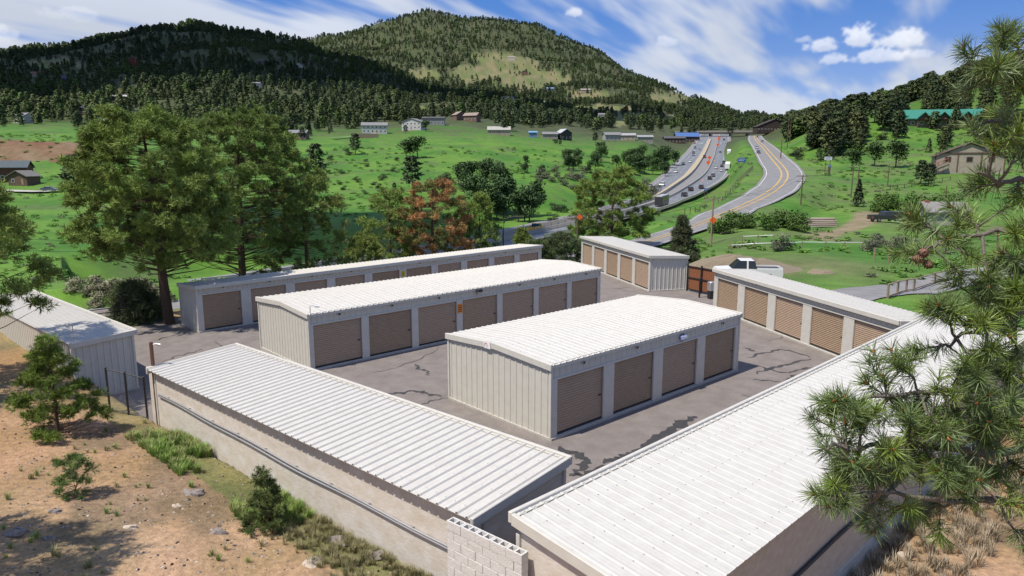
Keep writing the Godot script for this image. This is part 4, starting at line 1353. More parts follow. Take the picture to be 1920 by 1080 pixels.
# ------------------------------------------------------------------ woods, meadow trees, shrubs
func make_woods() -> void:
	# single trees in the meadow and along the roads: [px, base py, height px, depth, kind]
	var dark := Color(0.05, 0.078, 0.03)
	var single := [
		[135, 355, 75, 205, "pine"], [592, 330, 55, 300, "pine"], [667, 300, 36, 380, "pine"], [762, 312, 34, 350, "leafy"], [783, 308, 42, 352, "leafy"], [772, 365, 62, 235, "pine"], [738, 362, 16, 235, "pine"],
		[1615, 362, 48, 160, "fir"], [1730, 322, 42, 205, "pine"], [1745, 320, 40, 200, "pine"], [1598, 300, 38, 255, "leafy"], [1560, 288, 20, 300, "pine"], [1680, 298, 48, 262, "leafy"], [1640, 295, 40, 270, "leafy"],
		[655, 300, 12, 380, "shrub"], [570, 262, 22, 470, "pine"], [800, 245, 20, 520, "leafy"], [762, 250, 14, 510, "pine"], [945, 252, 24, 520, "pine"], [1050, 262, 10, 470, "pine"], [1115, 258, 18, 520, "pine"], [1040, 258, 9, 480, "shrub"], [540, 290, 26, 360, "leafy"], [515, 300, 20, 350, "leafy"]]
	var names := ["lone dark pine left of the two big pines, in the meadow", "lone pine standing in the green meadow below the retaining wall", "small pine on the meadow below the curved drive", "round leafy tree, left one of a pair in the meadow", "round leafy tree, taller one of a pair in the meadow", "dark pine low in the meadow behind the rust-brown pine", "tiny pine beside the dark meadow pine"]
	for i in single.size():
		var s: Array = single[i]
		var p := on_ground(s[0], s[3])
		var h: float = s[2] / F * s[3] * 1.04
		var tone: Color = dark * rng.randf_range(0.85, 1.3)
		if s[4] == "leafy":
			tone = Color(0.06, 0.12, 0.03) * rng.randf_range(0.9, 1.2)
		far_tree(s[4], names[i] if i < names.size() else "single %s standing in the grass between the houses and roads" % {"pine": "dark pine", "fir": "dense fir", "leafy": "round leafy tree", "shrub": "small shrub"}[s[4]], p, h, "" if i < names.size() else "single trees in the grass, " + s[4], tone, 1.35 if s[4] == "leafy" else 1.25)
	# leafy groves: [px0, px1, base py near, depth, count, height px]
	for gv in [[845, 960, 335, 262, 15, 44, "dark leafy grove in the middle of the meadow"], [890, 1005, 382, 205, 17, 62, "tall dark leafy grove before the shrubs"], [1060, 1130, 306, 350, 10, 30, "leafy grove left of the highway"], [1120, 1250, 292, 400, 16, 30, "leafy belt beside the highway"], [1195, 1265, 282, 430, 8, 34, "bright leafy trees by the highway bend"], [980, 1020, 305, 330, 5, 20, "small leafy grove in the upper meadow"]]:
		for i in gv[4]:
			var px := rng.randf_range(gv[0], gv[1])
			var d: float = gv[3] * rng.randf_range(0.94, 1.06)
			far_tree("leafy", "leafy tree in the " + String(gv[6]), on_ground(px, d), gv[5] / F * d * rng.randf_range(0.75, 1.15), gv[6], Color(0.045, 0.1, 0.025) * rng.randf_range(0.8, 1.4), 1.15)
	# grey-green shrubs
	for sh in [[1010, 1110, 330, 310, 18, "grey willow shrub in the wet ground of the meadow"], [1130, 1230, 318, 300, 18, "grey willow shrub beside the highway bank"], [995, 1080, 395, 215, 5, "dark round shrub in the shaded meadow"], [810, 870, 322, 265, 5, "low shrub before the dark leafy grove"], [590, 720, 360, 255, 12, "tiny shrub dotted over the meadow slope"], [560, 760, 312, 330, 14, "tiny shrub high on the meadow slope"], [1480, 1660, 262, 330, 14, "shrub on the grassy slope below the lodge"]]:
		for i in sh[4]:
			var px := rng.randf_range(sh[0], sh[1])
			var d: float = sh[3] * rng.randf_range(0.9, 1.1)
			var tiny: bool = String(sh[5]).begins_with("tiny")
			far_tree("shrub", sh[5], on_ground(px, d), d * rng.randf_range(0.008, 0.013) * (0.6 if tiny else 1.0), sh[5] + "s", (Color(0.17, 0.19, 0.12) if "willow" in sh[5] else Color(0.04, 0.07, 0.025)) * rng.randf_range(0.8, 1.2), 1.5)
	# oak brush thickets right of the frontage road
	for sh in [[1345, 1520, 112, 22, 2.6, "dense green thicket beside the frontage road"], [1655, 1830, 150, 18, 3.6, "green thicket behind the grey-roofed shed"]]:
		for i in sh[3]:
			var px := rng.randf_range(sh[0], sh[1])
			var d: float = sh[2] * rng.randf_range(0.95, 1.07)
			far_tree("shrub", "leafy bush in the " + String(sh[5]), on_ground(px, d), sh[4] * rng.randf_range(0.7, 1.15), sh[5], Color(0.1, 0.19, 0.03) * rng.randf_range(0.75, 1.25), 1.3)
	for i in 8:
		far_tree("shrub", "grey-green sage bush beside the rail fence", on_ground([1470, 1475, 1650, 1655, 1640, 1668, 1690, 1700][i], [84, 85, 88, 90, 86, 92, 88, 90][i]), rng.randf_range(1.2, 2.2), "sage bushes by the rail fence", Color(0.16, 0.18, 0.12), 1.1)
	for i in 26:
		var q := py_at(rng.randf_range(130.0, 310.0), rng.randf_range(545.0, 566.0), -1.9)
		far_tree("shrub", "pale dry bush along the road beyond the metal gate", Vector3(q.x, ground(q.x, q.z) - 0.1, q.z), rng.randf_range(0.7, 1.5), "pale bushes beyond the gate", Color(0.25, 0.25, 0.16) * rng.randf_range(0.75, 1.1), 1.3)
	# tussocks breaking up the meadow
	var tw: Array = []
	var tc: Array = []
	for i in 5500:
		var px := rng.randf_range(-60.0, 1980.0)
		var d := lerpf(62.0, 420.0, pow(rng.randf(), 1.3))
		if px > 1230.0 and px < 1640.0 and d < 82.0:
			continue
		var p := on_ground(px, d)
		if nz.get_noise_2d(p.x * 0.8, p.z * 0.8) + rng.randf_range(-0.3, 0.3) < -0.05 or road_near(hw, p.x, p.z).x < 2.0 or road_near(fr, p.x, p.z).x < 1.5:
			continue
		var sc := rng.randf_range(0.25, 0.7) * (0.7 + d * 0.003)
		tw.append(Transform3D(Basis(Vector3.UP, rng.randf() * TAU).scaled(Vector3(sc * 2.2, sc * 0.8, sc * 2.2)), p))
		var tn := Color(0.09, 0.25, 0.02).lerp(Color(0.18, 0.34, 0.05), rng.randf()) if rng.randf() < 0.85 else Color(0.2, 0.22, 0.13)
		tc.append(tn * rng.randf_range(0.7, 1.1))
	var tus := multi(self, "meadow_tussocks", far_crown("shrub", 60, 0.2, 191), tw, tc, M.foliage)
	tus.set_meta("kind", "stuff")
	tus.set_meta("label", "tussocks of long grass scattered over the green meadow")
	tus.set_meta("category", "grass")
	# forest: gather all places, the largest in view as single trees, the rest as one mass
	var spots: Array = []
	var tries := 0
	while spots.size() < 36000 and tries < 150000:
		tries += 1
		var px := rng.randf_range(-120.0, 2040.0)
		var d: float
		var zone := rng.randf()
		if px > 1470.0:
			d = rng.randf_range(300.0, 720.0)
		elif zone < 0.38:
			d = lerpf(430.0, 1650.0, pow(rng.randf(), 0.8))
		else:
			d = lerpf(1500.0, 3150.0, rng.randf())
		var x := d * (px - 960.0) / F / 1.016
		var h := ground(x, -d, false)
		var py := 540.0 - F * tan(atan((h - EYE.y) / d) + PITCH)
		var dens := 1.0
		if px > 1470.0:
			dens = ss(0.05, 0.5, nz.get_noise_2d(px * 0.9, d * 0.5) + (0.2 if d > 540.0 or (px < 1600.0 and d > 330.0) else -0.04))
			if d < 400.0 and px > 1620.0:
				dens *= 0.25
			if px < 1520.0 and d < 480.0:
				dens = 0.0
		elif px > 1150.0 and d < 900.0:
			dens = 0.25 * ss(700.0, 900.0, d)
		else:
			var edge := lerpf(470.0, 620.0, ss(500.0, 900.0, px)) + nz.get_noise_2d(px * 1.2, 5.0) * 140.0
			dens = ss(edge, edge + 130.0, d)
			if d < 1700.0:
				dens *= clampf(0.9 + nz.get_noise_2d(x * 0.35, d * 0.35) * 2.0, 0.45, 1.0)
			if px < 190.0 and d < 420.0:
				dens = 0.0
		if clear_at(px, py):
			dens *= 0.07
		if rng.randf() > dens:
			continue
		var th := (5.0 + 11.0 * pow(rng.randf(), 1.4)) * (1.0 if d < 1800.0 else 0.95)
		spots.append([th / d, Vector3(x, h - 0.3, -d), th, px])
	spots.sort_custom(func(a, b): return a[0] > b[0])
	var n_single := 285
	var where := [[], [], []]
	var colors := [[], [], []]
	for i in spots.size():
		var s: Array = spots[i]
		var w: Vector3 = s[1]
		var stand := nz.get_noise_2d(w.x * 0.12, w.z * 0.12)
		var tone := Color(0.065, 0.105, 0.04).lerp(Color(0.12, 0.165, 0.055), clampf(rng.randf() * 0.7 + stand * 1.2, 0.0, 1.0))
		if rng.randf() < 0.04 + clampf(stand * 0.7 - 0.1, 0.0, 0.3):
			tone = Color(0.11, 0.2, 0.04) * rng.randf_range(0.7, 1.1)
		if i < n_single:
			var ti := rng.randi() % 3
			tone = [Color(0.05, 0.08, 0.03), Color(0.07, 0.11, 0.036), Color(0.1, 0.125, 0.04)][ti]
			var fir := rng.randf() < 0.3
			var tall := "tall" if s[2] > 11.0 else ("small" if s[2] < 7.0 else "middling")
			var place := "on the wooded slope behind the meadow houses"
			if s[3] > 1470.0:
				place = "beside the white hilltop house" if s[3] < 1570.0 else ("on the grass slope left of the lodge" if s[3] < 1700.0 and w.z > -470.0 else ("near the green-roofed lodge" if w.z > -470.0 else "on the ridge above the green-roofed lodge"))
			elif s[3] < 330.0:
				place = "above the red cut bank"
			elif s[3] < 620.0:
				place = "on the slope behind the big round pines"
			var what: String = "%s %s %s" % [tall, ["dark", "green", "olive"][ti], "pointed fir" if fir else "round pine"]
			far_tree("fir" if fir else "pine", what + " " + place, s[1], s[2], "conifers " + place, tone, rng.randf_range(1.0, 1.4))
		else:
			var k := rng.randi() % 3
			var sc: float = s[2]
			where[k].append(Transform3D(Basis(Vector3.UP, rng.randf() * TAU).scaled(Vector3(sc * 1.25, sc, sc * 1.25)), s[1]))
			colors[k].append(tone)
	print("forest ", spots.size())
	for k in 3:
		var o := multi(self, "forest" if k == 0 else "forest_%03d" % k, proto["low%d" % k], where[k], colors[k], M.foliage)
		o.set_meta("kind", "stuff")
		o.set_meta("label", ["round-topped pine forest covering the far mountains", "pointed fir forest covering the far mountains", "mixed conifer forest covering the far mountains"][k])
		o.set_meta("category", "forest")

func seen_ground(px: float, py: float, h0 := 0.5) -> Vector3:
	var h := h0
	var p := Vector3.ZERO
	for i in 8:
		p = py_at(px, py, h)
		h = lerpf(h, ground(p.x, p.z), 0.8)
	p.y = ground(p.x, p.z)
	return p

# ------------------------------------------------------------------ the pine whose branches hang over the nearest roof
func make_near_pine() -> void:
	var base := Vector3(6.2, 0.0, -4.6)
	base.y = ground(base.x, base.z) - 0.1
	var t := thing("pine_tree", "long-needled pine hanging over the nearest white roof, with orange buds", "tree", base)
	var r := RandomNumberGenerator.new()
	r.seed = 77
	var tr := MB.new()
	tr.tube([Vector3(0, -0.3, 0), Vector3(0.05, 3, 0), Vector3(-0.05, 7, 0.1), Vector3(0, 11, 0.1), Vector3(0.05, 14.5, 0.05)], [0.27, 0.22, 0.17, 0.1, 0.03], 14)
	put(t, "trunk", tr.mesh(), M.bark)
	var spines := [
		[[2150, 800, 4.7], [1980, 835, 4.5], [1850, 845, 4.4], [1700, 830, 4.3], [1610, 835, 4.2], [1545, 850, 4.1]],
		[[2150, 650, 4.8], [1980, 700, 4.6], [1850, 735, 4.5], [1720, 740, 4.4], [1600, 750, 4.35]],
		[[2150, 520, 4.9], [1980, 560, 4.7], [1880, 600, 4.6], [1775, 640, 4.5]],
		[[2150, 380, 5.0], [1980, 420, 4.8], [1870, 440, 4.7], [1730, 460, 4.6]],
		[[2150, 280, 5.1], [1980, 330, 4.9], [1900, 340, 4.8], [1830, 330, 4.75]],
		[[2150, 180, 5.2], [1980, 230, 5.0], [1880, 225, 4.9], [1810, 245, 4.85]],
		[[2150, 90, 5.3], [1980, 130, 5.1], [1880, 130, 5.0], [1810, 130, 4.95]],
		[[2150, 900, 4.6], [1980, 950, 4.4], [1850, 935, 4.3], [1700, 930, 4.2], [1575, 925, 4.1]],
	]
	var pts: Array = []
	for s in spines:
		var line: Array = []
		for q in s:
			line.append(pz(q[0], q[1], q[2]) - base)
		var start: Vector3 = line[0]
		line.insert(0, Vector3(0.0, start.y + 0.15, 0.05))
		var rad: Array = []
		for i in line.size():
			rad.append(lerpf(0.042, 0.008, float(i) / (line.size() - 1)))
		var m := MB.new()
		var fine: Array = []
		var fr_: Array = []
		for i in line.size() - 1:
			for k in 5:
				var f := k / 5.0
				var p: Vector3 = (line[i] as Vector3).cubic_interpolate(line[i + 1], line[maxi(i - 1, 0)], line[mini(i + 2, line.size() - 1)], f)
				p += Vector3(nz.get_noise_2d(i * 50 + k * 10, s[0][1]), nz.get_noise_2d(i * 50 + k * 10, s[0][1] + 99), 0) * 0.07
				fine.append(p)
				fr_.append(lerpf(rad[i], rad[i + 1], f))
				if i >= 1:
					pts.append(p)
		m.tube(fine, fr_, 7)
		put(t, "branch", m.mesh(), M.bark_grey)
	var cl := [[1825, 132], [1850, 150], [1905, 72], [1870, 105], [1890, 215], [1861, 285], [1905, 290], [1860, 346], [1908, 352], [1752, 430], [1742, 463], [1780, 457], [1830, 420], [1873, 473], [1910, 430], [1853, 523], [1907, 513], [1780, 600], [1773, 647], [1815, 610], [1847, 613], [1885, 600], [1900, 560], [1797, 717], [1713, 707], [1660, 720], [1590, 752], [1663, 746], [1707, 765], [1560, 800], [1585, 812], [1613, 810], [1703, 820], [1575, 856], [1600, 867], [1690, 870], [1747, 787], [1790, 770], [1827, 810], [1897, 800], [1650, 840], [1580, 915], [1585, 933], [1630, 937], [1683, 955], [1757, 945], [1813, 933], [1767, 863], [1727, 900], [1887, 940], [1907, 1000], [1850, 880], [1900, 870], [1840, 760], [1890, 720], [1850, 670], [1905, 650], [1640, 890], [1810, 860], [1760, 820], [1905, 150], [1830, 670], [1870, 830], [1790, 900], [1870, 780], [1740, 740], [1905, 760], [1660, 900], [1880, 560], [1840, 560]]
	var meshes := [needle_tuft(125, 0.008, 501, true), needle_tuft(110, 0.008, 502, true), needle_tuft(95, 0.008, 503, true)]
	var greens: Array = []
	for i in 4:
		var k: float = [0.8, 1.0, 1.15, 1.0][i]
		var g := leaf("near_needle_%d" % i, lin(0.15 * k, 0.22 * k, [0.06, 0.055, 0.045, 0.08][i]), lin(0.05, 0.075, 0.014))
		g.roughness = 0.5
		greens.append(g)
	var bud := MB.new()
	bud.tube([Vector3(0, 0.1, 0), Vector3(0, 0.13, 0), Vector3(0, 0.19, 0), Vector3(0, 0.23, 0)], [0.015, 0.032, 0.028, 0.006], 7)
	var bm := bud.mesh()
	var tw := MB.new()
	for c in cl:
		var q := pz(c[0], c[1], 4.15 + (1000.0 - c[1]) * 0.0009 + r.randf_range(-0.15, 0.2)) - base
		var best: Vector3 = pts[0]
		for p in pts:
			var toward: Vector3 = p - q
			if toward.x > -0.05 and toward.length() < (best - q).length():
				best = p
		var mid := best.lerp(q, 0.5) + Vector3(0, -0.03, 0)
		tw.tube([best, mid, q], [0.012, 0.009, 0.006], 6)
		var dir := (q - best).normalized()
		var n := 4
		for i in n:
			var d := (dir + Vector3(r.randfn(), r.randfn() * 0.7 + 0.25, r.randfn()) * (0.25 if i == 0 else 0.75)).normalized()
			var e := q + d * (0.03 if i == 0 else r.randf_range(0.1, 0.2))
			if i > 0:
				var root := q.lerp(best, r.randf_range(0.0, 0.4))
				e = root + d * r.randf_range(0.12, 0.22)
				tw.tube([root, e], [0.007, 0.004], 5)
			var o := put(t, "needle_tuft", meshes[r.randi() % 3], greens[r.randi() % 4], Transform3D(aim(d, r.randf() * TAU, r.randf_range(0.22, 0.31)), e))
			if r.randf() < 0.28:
				put(o, "bud", bm, M.bud)
	put(t, "twigs", tw.mesh(), M.bark_grey)
	# two cones on the middle branch
	for c in [[1722, 486], [1740, 496], [1732, 474]]:
		var q := pz(c[0], c[1], 4.5) - base
		var m := MB.new()
		var ang := r.randf() * TAU
		for i in 60:
			var k := i / 60.0
			var a := i * 2.4
			var rad := 0.036 * sin(PI * clampf(k * 0.85 + 0.14, 0, 1))
			var p := Vector3(cos(a) * rad, (k - 0.5) * 0.1, sin(a) * rad)
			var o := Vector3(cos(a), 0.5, sin(a)).normalized()
			var s := Vector3(-sin(a), 0, cos(a)) * 0.011
			m.tri(p * 0.55 + Vector3(0, p.y * 0.4, 0) - s, p * 0.55 + Vector3(0, p.y * 0.4, 0) + s, p + o * 0.012, o)
			m.tri(p - s, p + s, p + o * 0.014, o)
		put(t, "cone", m.mesh(), M.cone, Transform3D(Basis(Vector3(0, 0, 1), ang) * Basis(Vector3(1, 0, 0), 1.2).scaled(Vector3.ONE * 0.75), q))

# ------------------------------------------------------------------ stones, grass and litter on the bank
func make_bank() -> void:
	var r := RandomNumberGenerator.new()
	r.seed = 5
	# pebbles
	var st := MB.new()
	for k in 2:
		for i in 6:
			var a := TAU * i / 6
			var b := TAU * (i + 1) / 6
			st.tri(Vector3(cos(a) * 0.5, 0, sin(a) * 0.4), Vector3(cos(b) * 0.5, 0, sin(b) * 0.4), Vector3(0.06, 0.38, 0.03))
	var pebble := st.mesh()
	var where: Array = []
	var colors: Array = []
	for i in 14000:
		var left := r.randf() < 0.75
		var p: Vector3
		if left:
			p = Vector3(r.randf_range(-22, 0.0), 0, r.randf_range(-25, -7.0))
			if (p.x + 12.4) * -0.655 + (p.z + 23.65) * 0.755 < 0.1:
				continue
		else:
			p = Vector3(r.randf_range(4, 20), 0, r.randf_range(-24, -7))
			if (p.x - 3.5) * 0.691 + (p.z + 11.0) * 0.723 < 0.2:
				continue
		p.y = ground(p.x, p.z)
		var s := 0.025 + 0.11 * pow(r.randf(), 4.0)
		where.append(Transform3D(Basis(Vector3.UP, r.randf() * TAU).scaled(Vector3(s, s * r.randf_range(0.5, 1.0), s)), p))
		var k := r.randf_range(0.55, 1.1)
		var c := Vector3(0.5, 0.37, 0.26).lerp(Vector3(0.5, 0.47, 0.44), r.randf()) * k
		colors.append(Color(c.x, c.y, c.z))
	var sm := mat("pebble", Color.WHITE, 0.95)
	sm.vertex_color_use_as_albedo = true
	var o := multi(self, "gravel", pebble, where, colors, sm)
	o.set_meta("kind", "stuff")
	o.set_meta("label", "loose tan gravel scattered over the dirt bank")
	o.set_meta("category", "gravel")
	# grass blades in tufts
	var tm := MB.new()
	for i in 26:
		var a := r.randf() * TAU
		var d := Vector3(cos(a), 0, sin(a))
		var root := d * r.randf_range(0.0, 0.14)
		var h := r.randf_range(0.45, 1.0)
		var side := Vector3(-d.z, 0, d.x) * 0.022
		var k := r.randf_range(0.7, 1.25)
		tm.col = Color(k, k, k)
		tm.quad(root - side, root + side, root + side * 0.7 + Vector3(0, h * 0.6, 0) + d * 0.1, root - side * 0.7 + Vector3(0, h * 0.6, 0) + d * 0.1)
		tm.tri(root + side * 0.7 + Vector3(0, h * 0.6, 0) + d * 0.1, root - side * 0.7 + Vector3(0, h * 0.6, 0) + d * 0.1, root + Vector3(0, h, 0) + d * 0.32)
	var tuft := tm.mesh()
	var sets := {"green": [[], []], "dry": [[], []], "field": [[], []]}
	for i in 3800:
		var zone := r.randf()
		var p: Vector3
		var h := r.randf_range(0.1, 0.3)
		var c := Vector3(0.2, 0.31, 0.06)
		var key := "green"
		if zone < 0.38:      # along the pale rear wall
			var u := r.randf_range(0.5, 15.0)
			var w := 0.12 + 1.5 * pow(r.randf(), 2.0)
			p = Vector3(-12.4 + 0.755 * u, 0, -23.65 + 0.655 * u) + Vector3(-0.655, 0, 0.755) * w
			h *= 1.5 if u < 9 else 1.0
			if nz.get_noise_2d(p.x * 12.0, p.z * 12.0) < 0.1 - (0.25 if w < 0.6 else 0.0):
				continue
			if u > 9.5:
				c = Vector3(0.24, 0.22, 0.1)
		elif zone < 0.62:    # scattered over the dirt
			p = Vector3(r.randf_range(-22, -1), 0, r.randf_range(-24, -8))
			if (p.x + 12.4) * -0.655 + (p.z + 23.65) * 0.755 < 0.3 or nz.get_noise_2d(p.x * 14.0 + 70, p.z * 14.0) < 0.04:
				continue
		elif zone < 0.8:     # dry brush behind the shaded wall
			key = "dry"
			var u := r.randf_range(-1.0, 18.0)
			p = Vector3(3.5 + 0.723 * u, 0, -11.0 - 0.691 * u) + Vector3(0.691, 0, 0.723) * r.randf_range(0.1, 2.3)
			c = Vector3(0.36, 0.29, 0.2)
			h = r.randf_range(0.2, 0.5)
		else:                # field beyond the right drive
			key = "field"
			var q := py_at(r.randf_range(1560.0, 1960.0), r.randf_range(525.0, 600.0), -0.3)
			if q.x > 18.0 and q.x / -q.z < 0.62:
				continue
			p = q
			c = Vector3(0.17, 0.25, 0.07)
			h = r.randf_range(0.25, 0.5)
		p.y = ground(p.x, p.z) - 0.01
		sets[key][0].append(Transform3D(Basis(Vector3.UP, r.randf() * TAU).scaled(Vector3(h * 1.3, h, h * 1.3)), p))
		if key == "green" and r.randf() < 0.3:
			c = c.lerp(Vector3(0.36, 0.31, 0.16), r.randf_range(0.4, 1.0))
		var k := r.randf_range(0.7, 1.3)
		sets[key][1].append(Color(c.x * k, c.y * k, c.z * k))
	var lab := {"green": "green grass growing along the pale rear wall and dirt bank", "dry": "dry grey brush behind the shaded rear wall", "field": "long green grass in the field beyond the driveway fence"}
	for key in sets:
		var g := multi(self, {"green": "grass", "dry": "dry_brush", "field": "field_grass"}[key], tuft, sets[key][0], sets[key][1], M.blade)
		g.set_meta("kind", "stuff")
		g.set_meta("label", lab[key])
		g.set_meta("category", "grass")
	# larger stones, each its own
	var spots := [[30, 1000, 0.2, "dark"], [100, 960, 0.13, "dark"], [330, 948, 0.1, "pale"], [410, 1000, 0.16, "dark"], [360, 925, 0.2, "dark"], [585, 1058, 0.2, "pale"], [540, 935, 0.13, "dark"], [640, 1018, 0.24, "dark"], [700, 1045, 0.2, "dark"], [1696, 1043, 0.2, "pale"], [90, 1010, 0.12, "dark"], [245, 990, 0.13, "pale"]]
	for s in spots:
		var p := seen_ground(s[0], s[1])
		var m := MB.new()
		var n := 9
		for j in 4:
			for i in n:
				var q: Array = []
				for e in [[i, j], [i + 1, j], [i + 1, j + 1], [i, j + 1]]:
					var a: float = TAU * (e[0] % n) / n
					var b: float = PI * 0.5 * e[1] / 4.0
					var rr: float = s[2] * (1.0 + nz.get_noise_3d(cos(a) * 30.0 + s[0], e[1] * 14.0, sin(a) * 30.0) * 0.9)
					q.append(Vector3(cos(a) * cos(b) * rr * 1.3, sin(b) * rr * 0.75 - 0.03, sin(a) * cos(b) * rr))
				m.quad(q[0], q[1], q[2], q[3])
		var o2 := struct("rock", m.mesh(), M.rock if s[3] == "dark" else M.pale_rock)
		o2.position = p
		o2.set_meta("kind", "thing")
		o2.set_meta("category", "rock")
		o2.set_meta("label", ("dark angular rock" if s[3] == "dark" else "pale rounded rock") + " lying on the dirt bank")
		o2.set_meta("group", s[3] + " rocks on the dirt bank")
	# fallen branch on the right bank
	var fb := thing("fallen_branch", "thin bare fallen branch on the orange dirt by the pine", "branch", seen_ground(1760, 992))
	var bm := MB.new()
	bm.tube([Vector3(-0.4, 0.05, 0.02), Vector3(0.1, 0.09, 0), Vector3(0.6, 0.07, -0.03), Vector3(1.2, 0.12, -0.1)], [0.008, 0.014, 0.018, 0.02], 6)
	put(fb, "stick", bm.mesh(), M.bark_grey)

# ------------------------------------------------------------------ houses
func house(label: String, at: Vector3, turn: float, w: float, d: float, h: float, rise: float, wall: Color, roof: Color, o := {}) -> Node3D:
	var t := thing("house", label, "house", at, turn)
	var wm := tone_mat("house_wall", wall, 0.9)
	var rm := tone_mat("house_roof", roof, 0.85)
	put(t, "wall", one_box(Vector3(-w / 2, -2.5, -d / 2), Vector3(w / 2, h, d / 2)), wm)
	var ov := 0.6
	var rf := MB.new()
	var along: bool = o.get("gable_front", false)   # gable towards the viewer
	var half := (w if along else d) / 2 + ov
	var len := (d if along else w) / 2 + ov
	var tb := Transform3D() if along else Transform3D(Basis(Vector3(0, 0, 1), Vector3.UP, Vector3(-1, 0, 0)), Vector3.ZERO)
	rf.prism([Vector2(-half, h - 0.12), Vector2(0, h + rise), Vector2(half, h - 0.12), Vector2(half, h + 0.1), Vector2(0, h + rise + 0.25), Vector2(-half, h + 0.1)], -len, len, tb)
	put(t, "roof", rf.mesh(), rm)
	var gb := MB.new()
	var hw2 := (w if along else d) / 2
	gb.prism([Vector2(-hw2, h), Vector2(hw2, h), Vector2(0, h + rise * hw2 / half)], -((d if along else w) / 2 - 0.02), (d if along else w) / 2 - 0.02, tb)
	put(t, "gable", gb.mesh(), wm)
	if o.get("windows", true):
		var floors := maxi(1, int(h / 2.7))
		var n := maxi(2, int(w / 3.0))
		var fm := one_box(Vector3(-0.62, -0.62, 0), Vector3(0.62, 0.62, 0.06))
		var pm := one_box(Vector3(-0.5, -0.5, 0.06), Vector3(0.5, 0.5, 0.08))
		for f in floors:
			for i in n:
				var x := -w / 2 + (i + 0.5) * w / n
				if f == 0 and i == n / 2:
					put(t, "door", one_box(Vector3(x - 0.5, 0, d / 2), Vector3(x + 0.5, 2.1, d / 2 + 0.06)), M.wood)
				else:
					var fr2 := put(t, "window", fm, M.sign_white, Transform3D(Basis(), Vector3(x, 1.5 + f * 2.7, d / 2)))
					put(fr2, "pane", pm, M.glass)
	if o.has("chimney"):
		put(t, "chimney", one_box(Vector3(w * 0.3 - 0.4, h, -0.4), Vector3(w * 0.3 + 0.4, h + rise + 0.9, 0.4)), M.brick)
	return t

func tone_mat(key: String, c: Color, rough: float) -> StandardMaterial3D:
	var q := "%s_%d_%d_%d" % [key, int(c.r * 200), int(c.g * 200), int(c.b * 200)]
	if not M.has(q):
		mottled(q, (c * 0.82).linear_to_srgb(), (c * 1.1).linear_to_srgb(), 0.2, rough, 300 + M.size())
		# keep few textures: share one noise between tones
		M[q].albedo_texture = shared_noise()
		M[q].albedo_color = c.linear_to_srgb()
	return M[q]

var shared: NoiseTexture2D
func shared_noise() -> NoiseTexture2D:
	if shared == null:
		shared = noise_tex(0.02, Color(0.8, 0.8, 0.8), Color(1, 1, 1), 299, 256)
	return shared

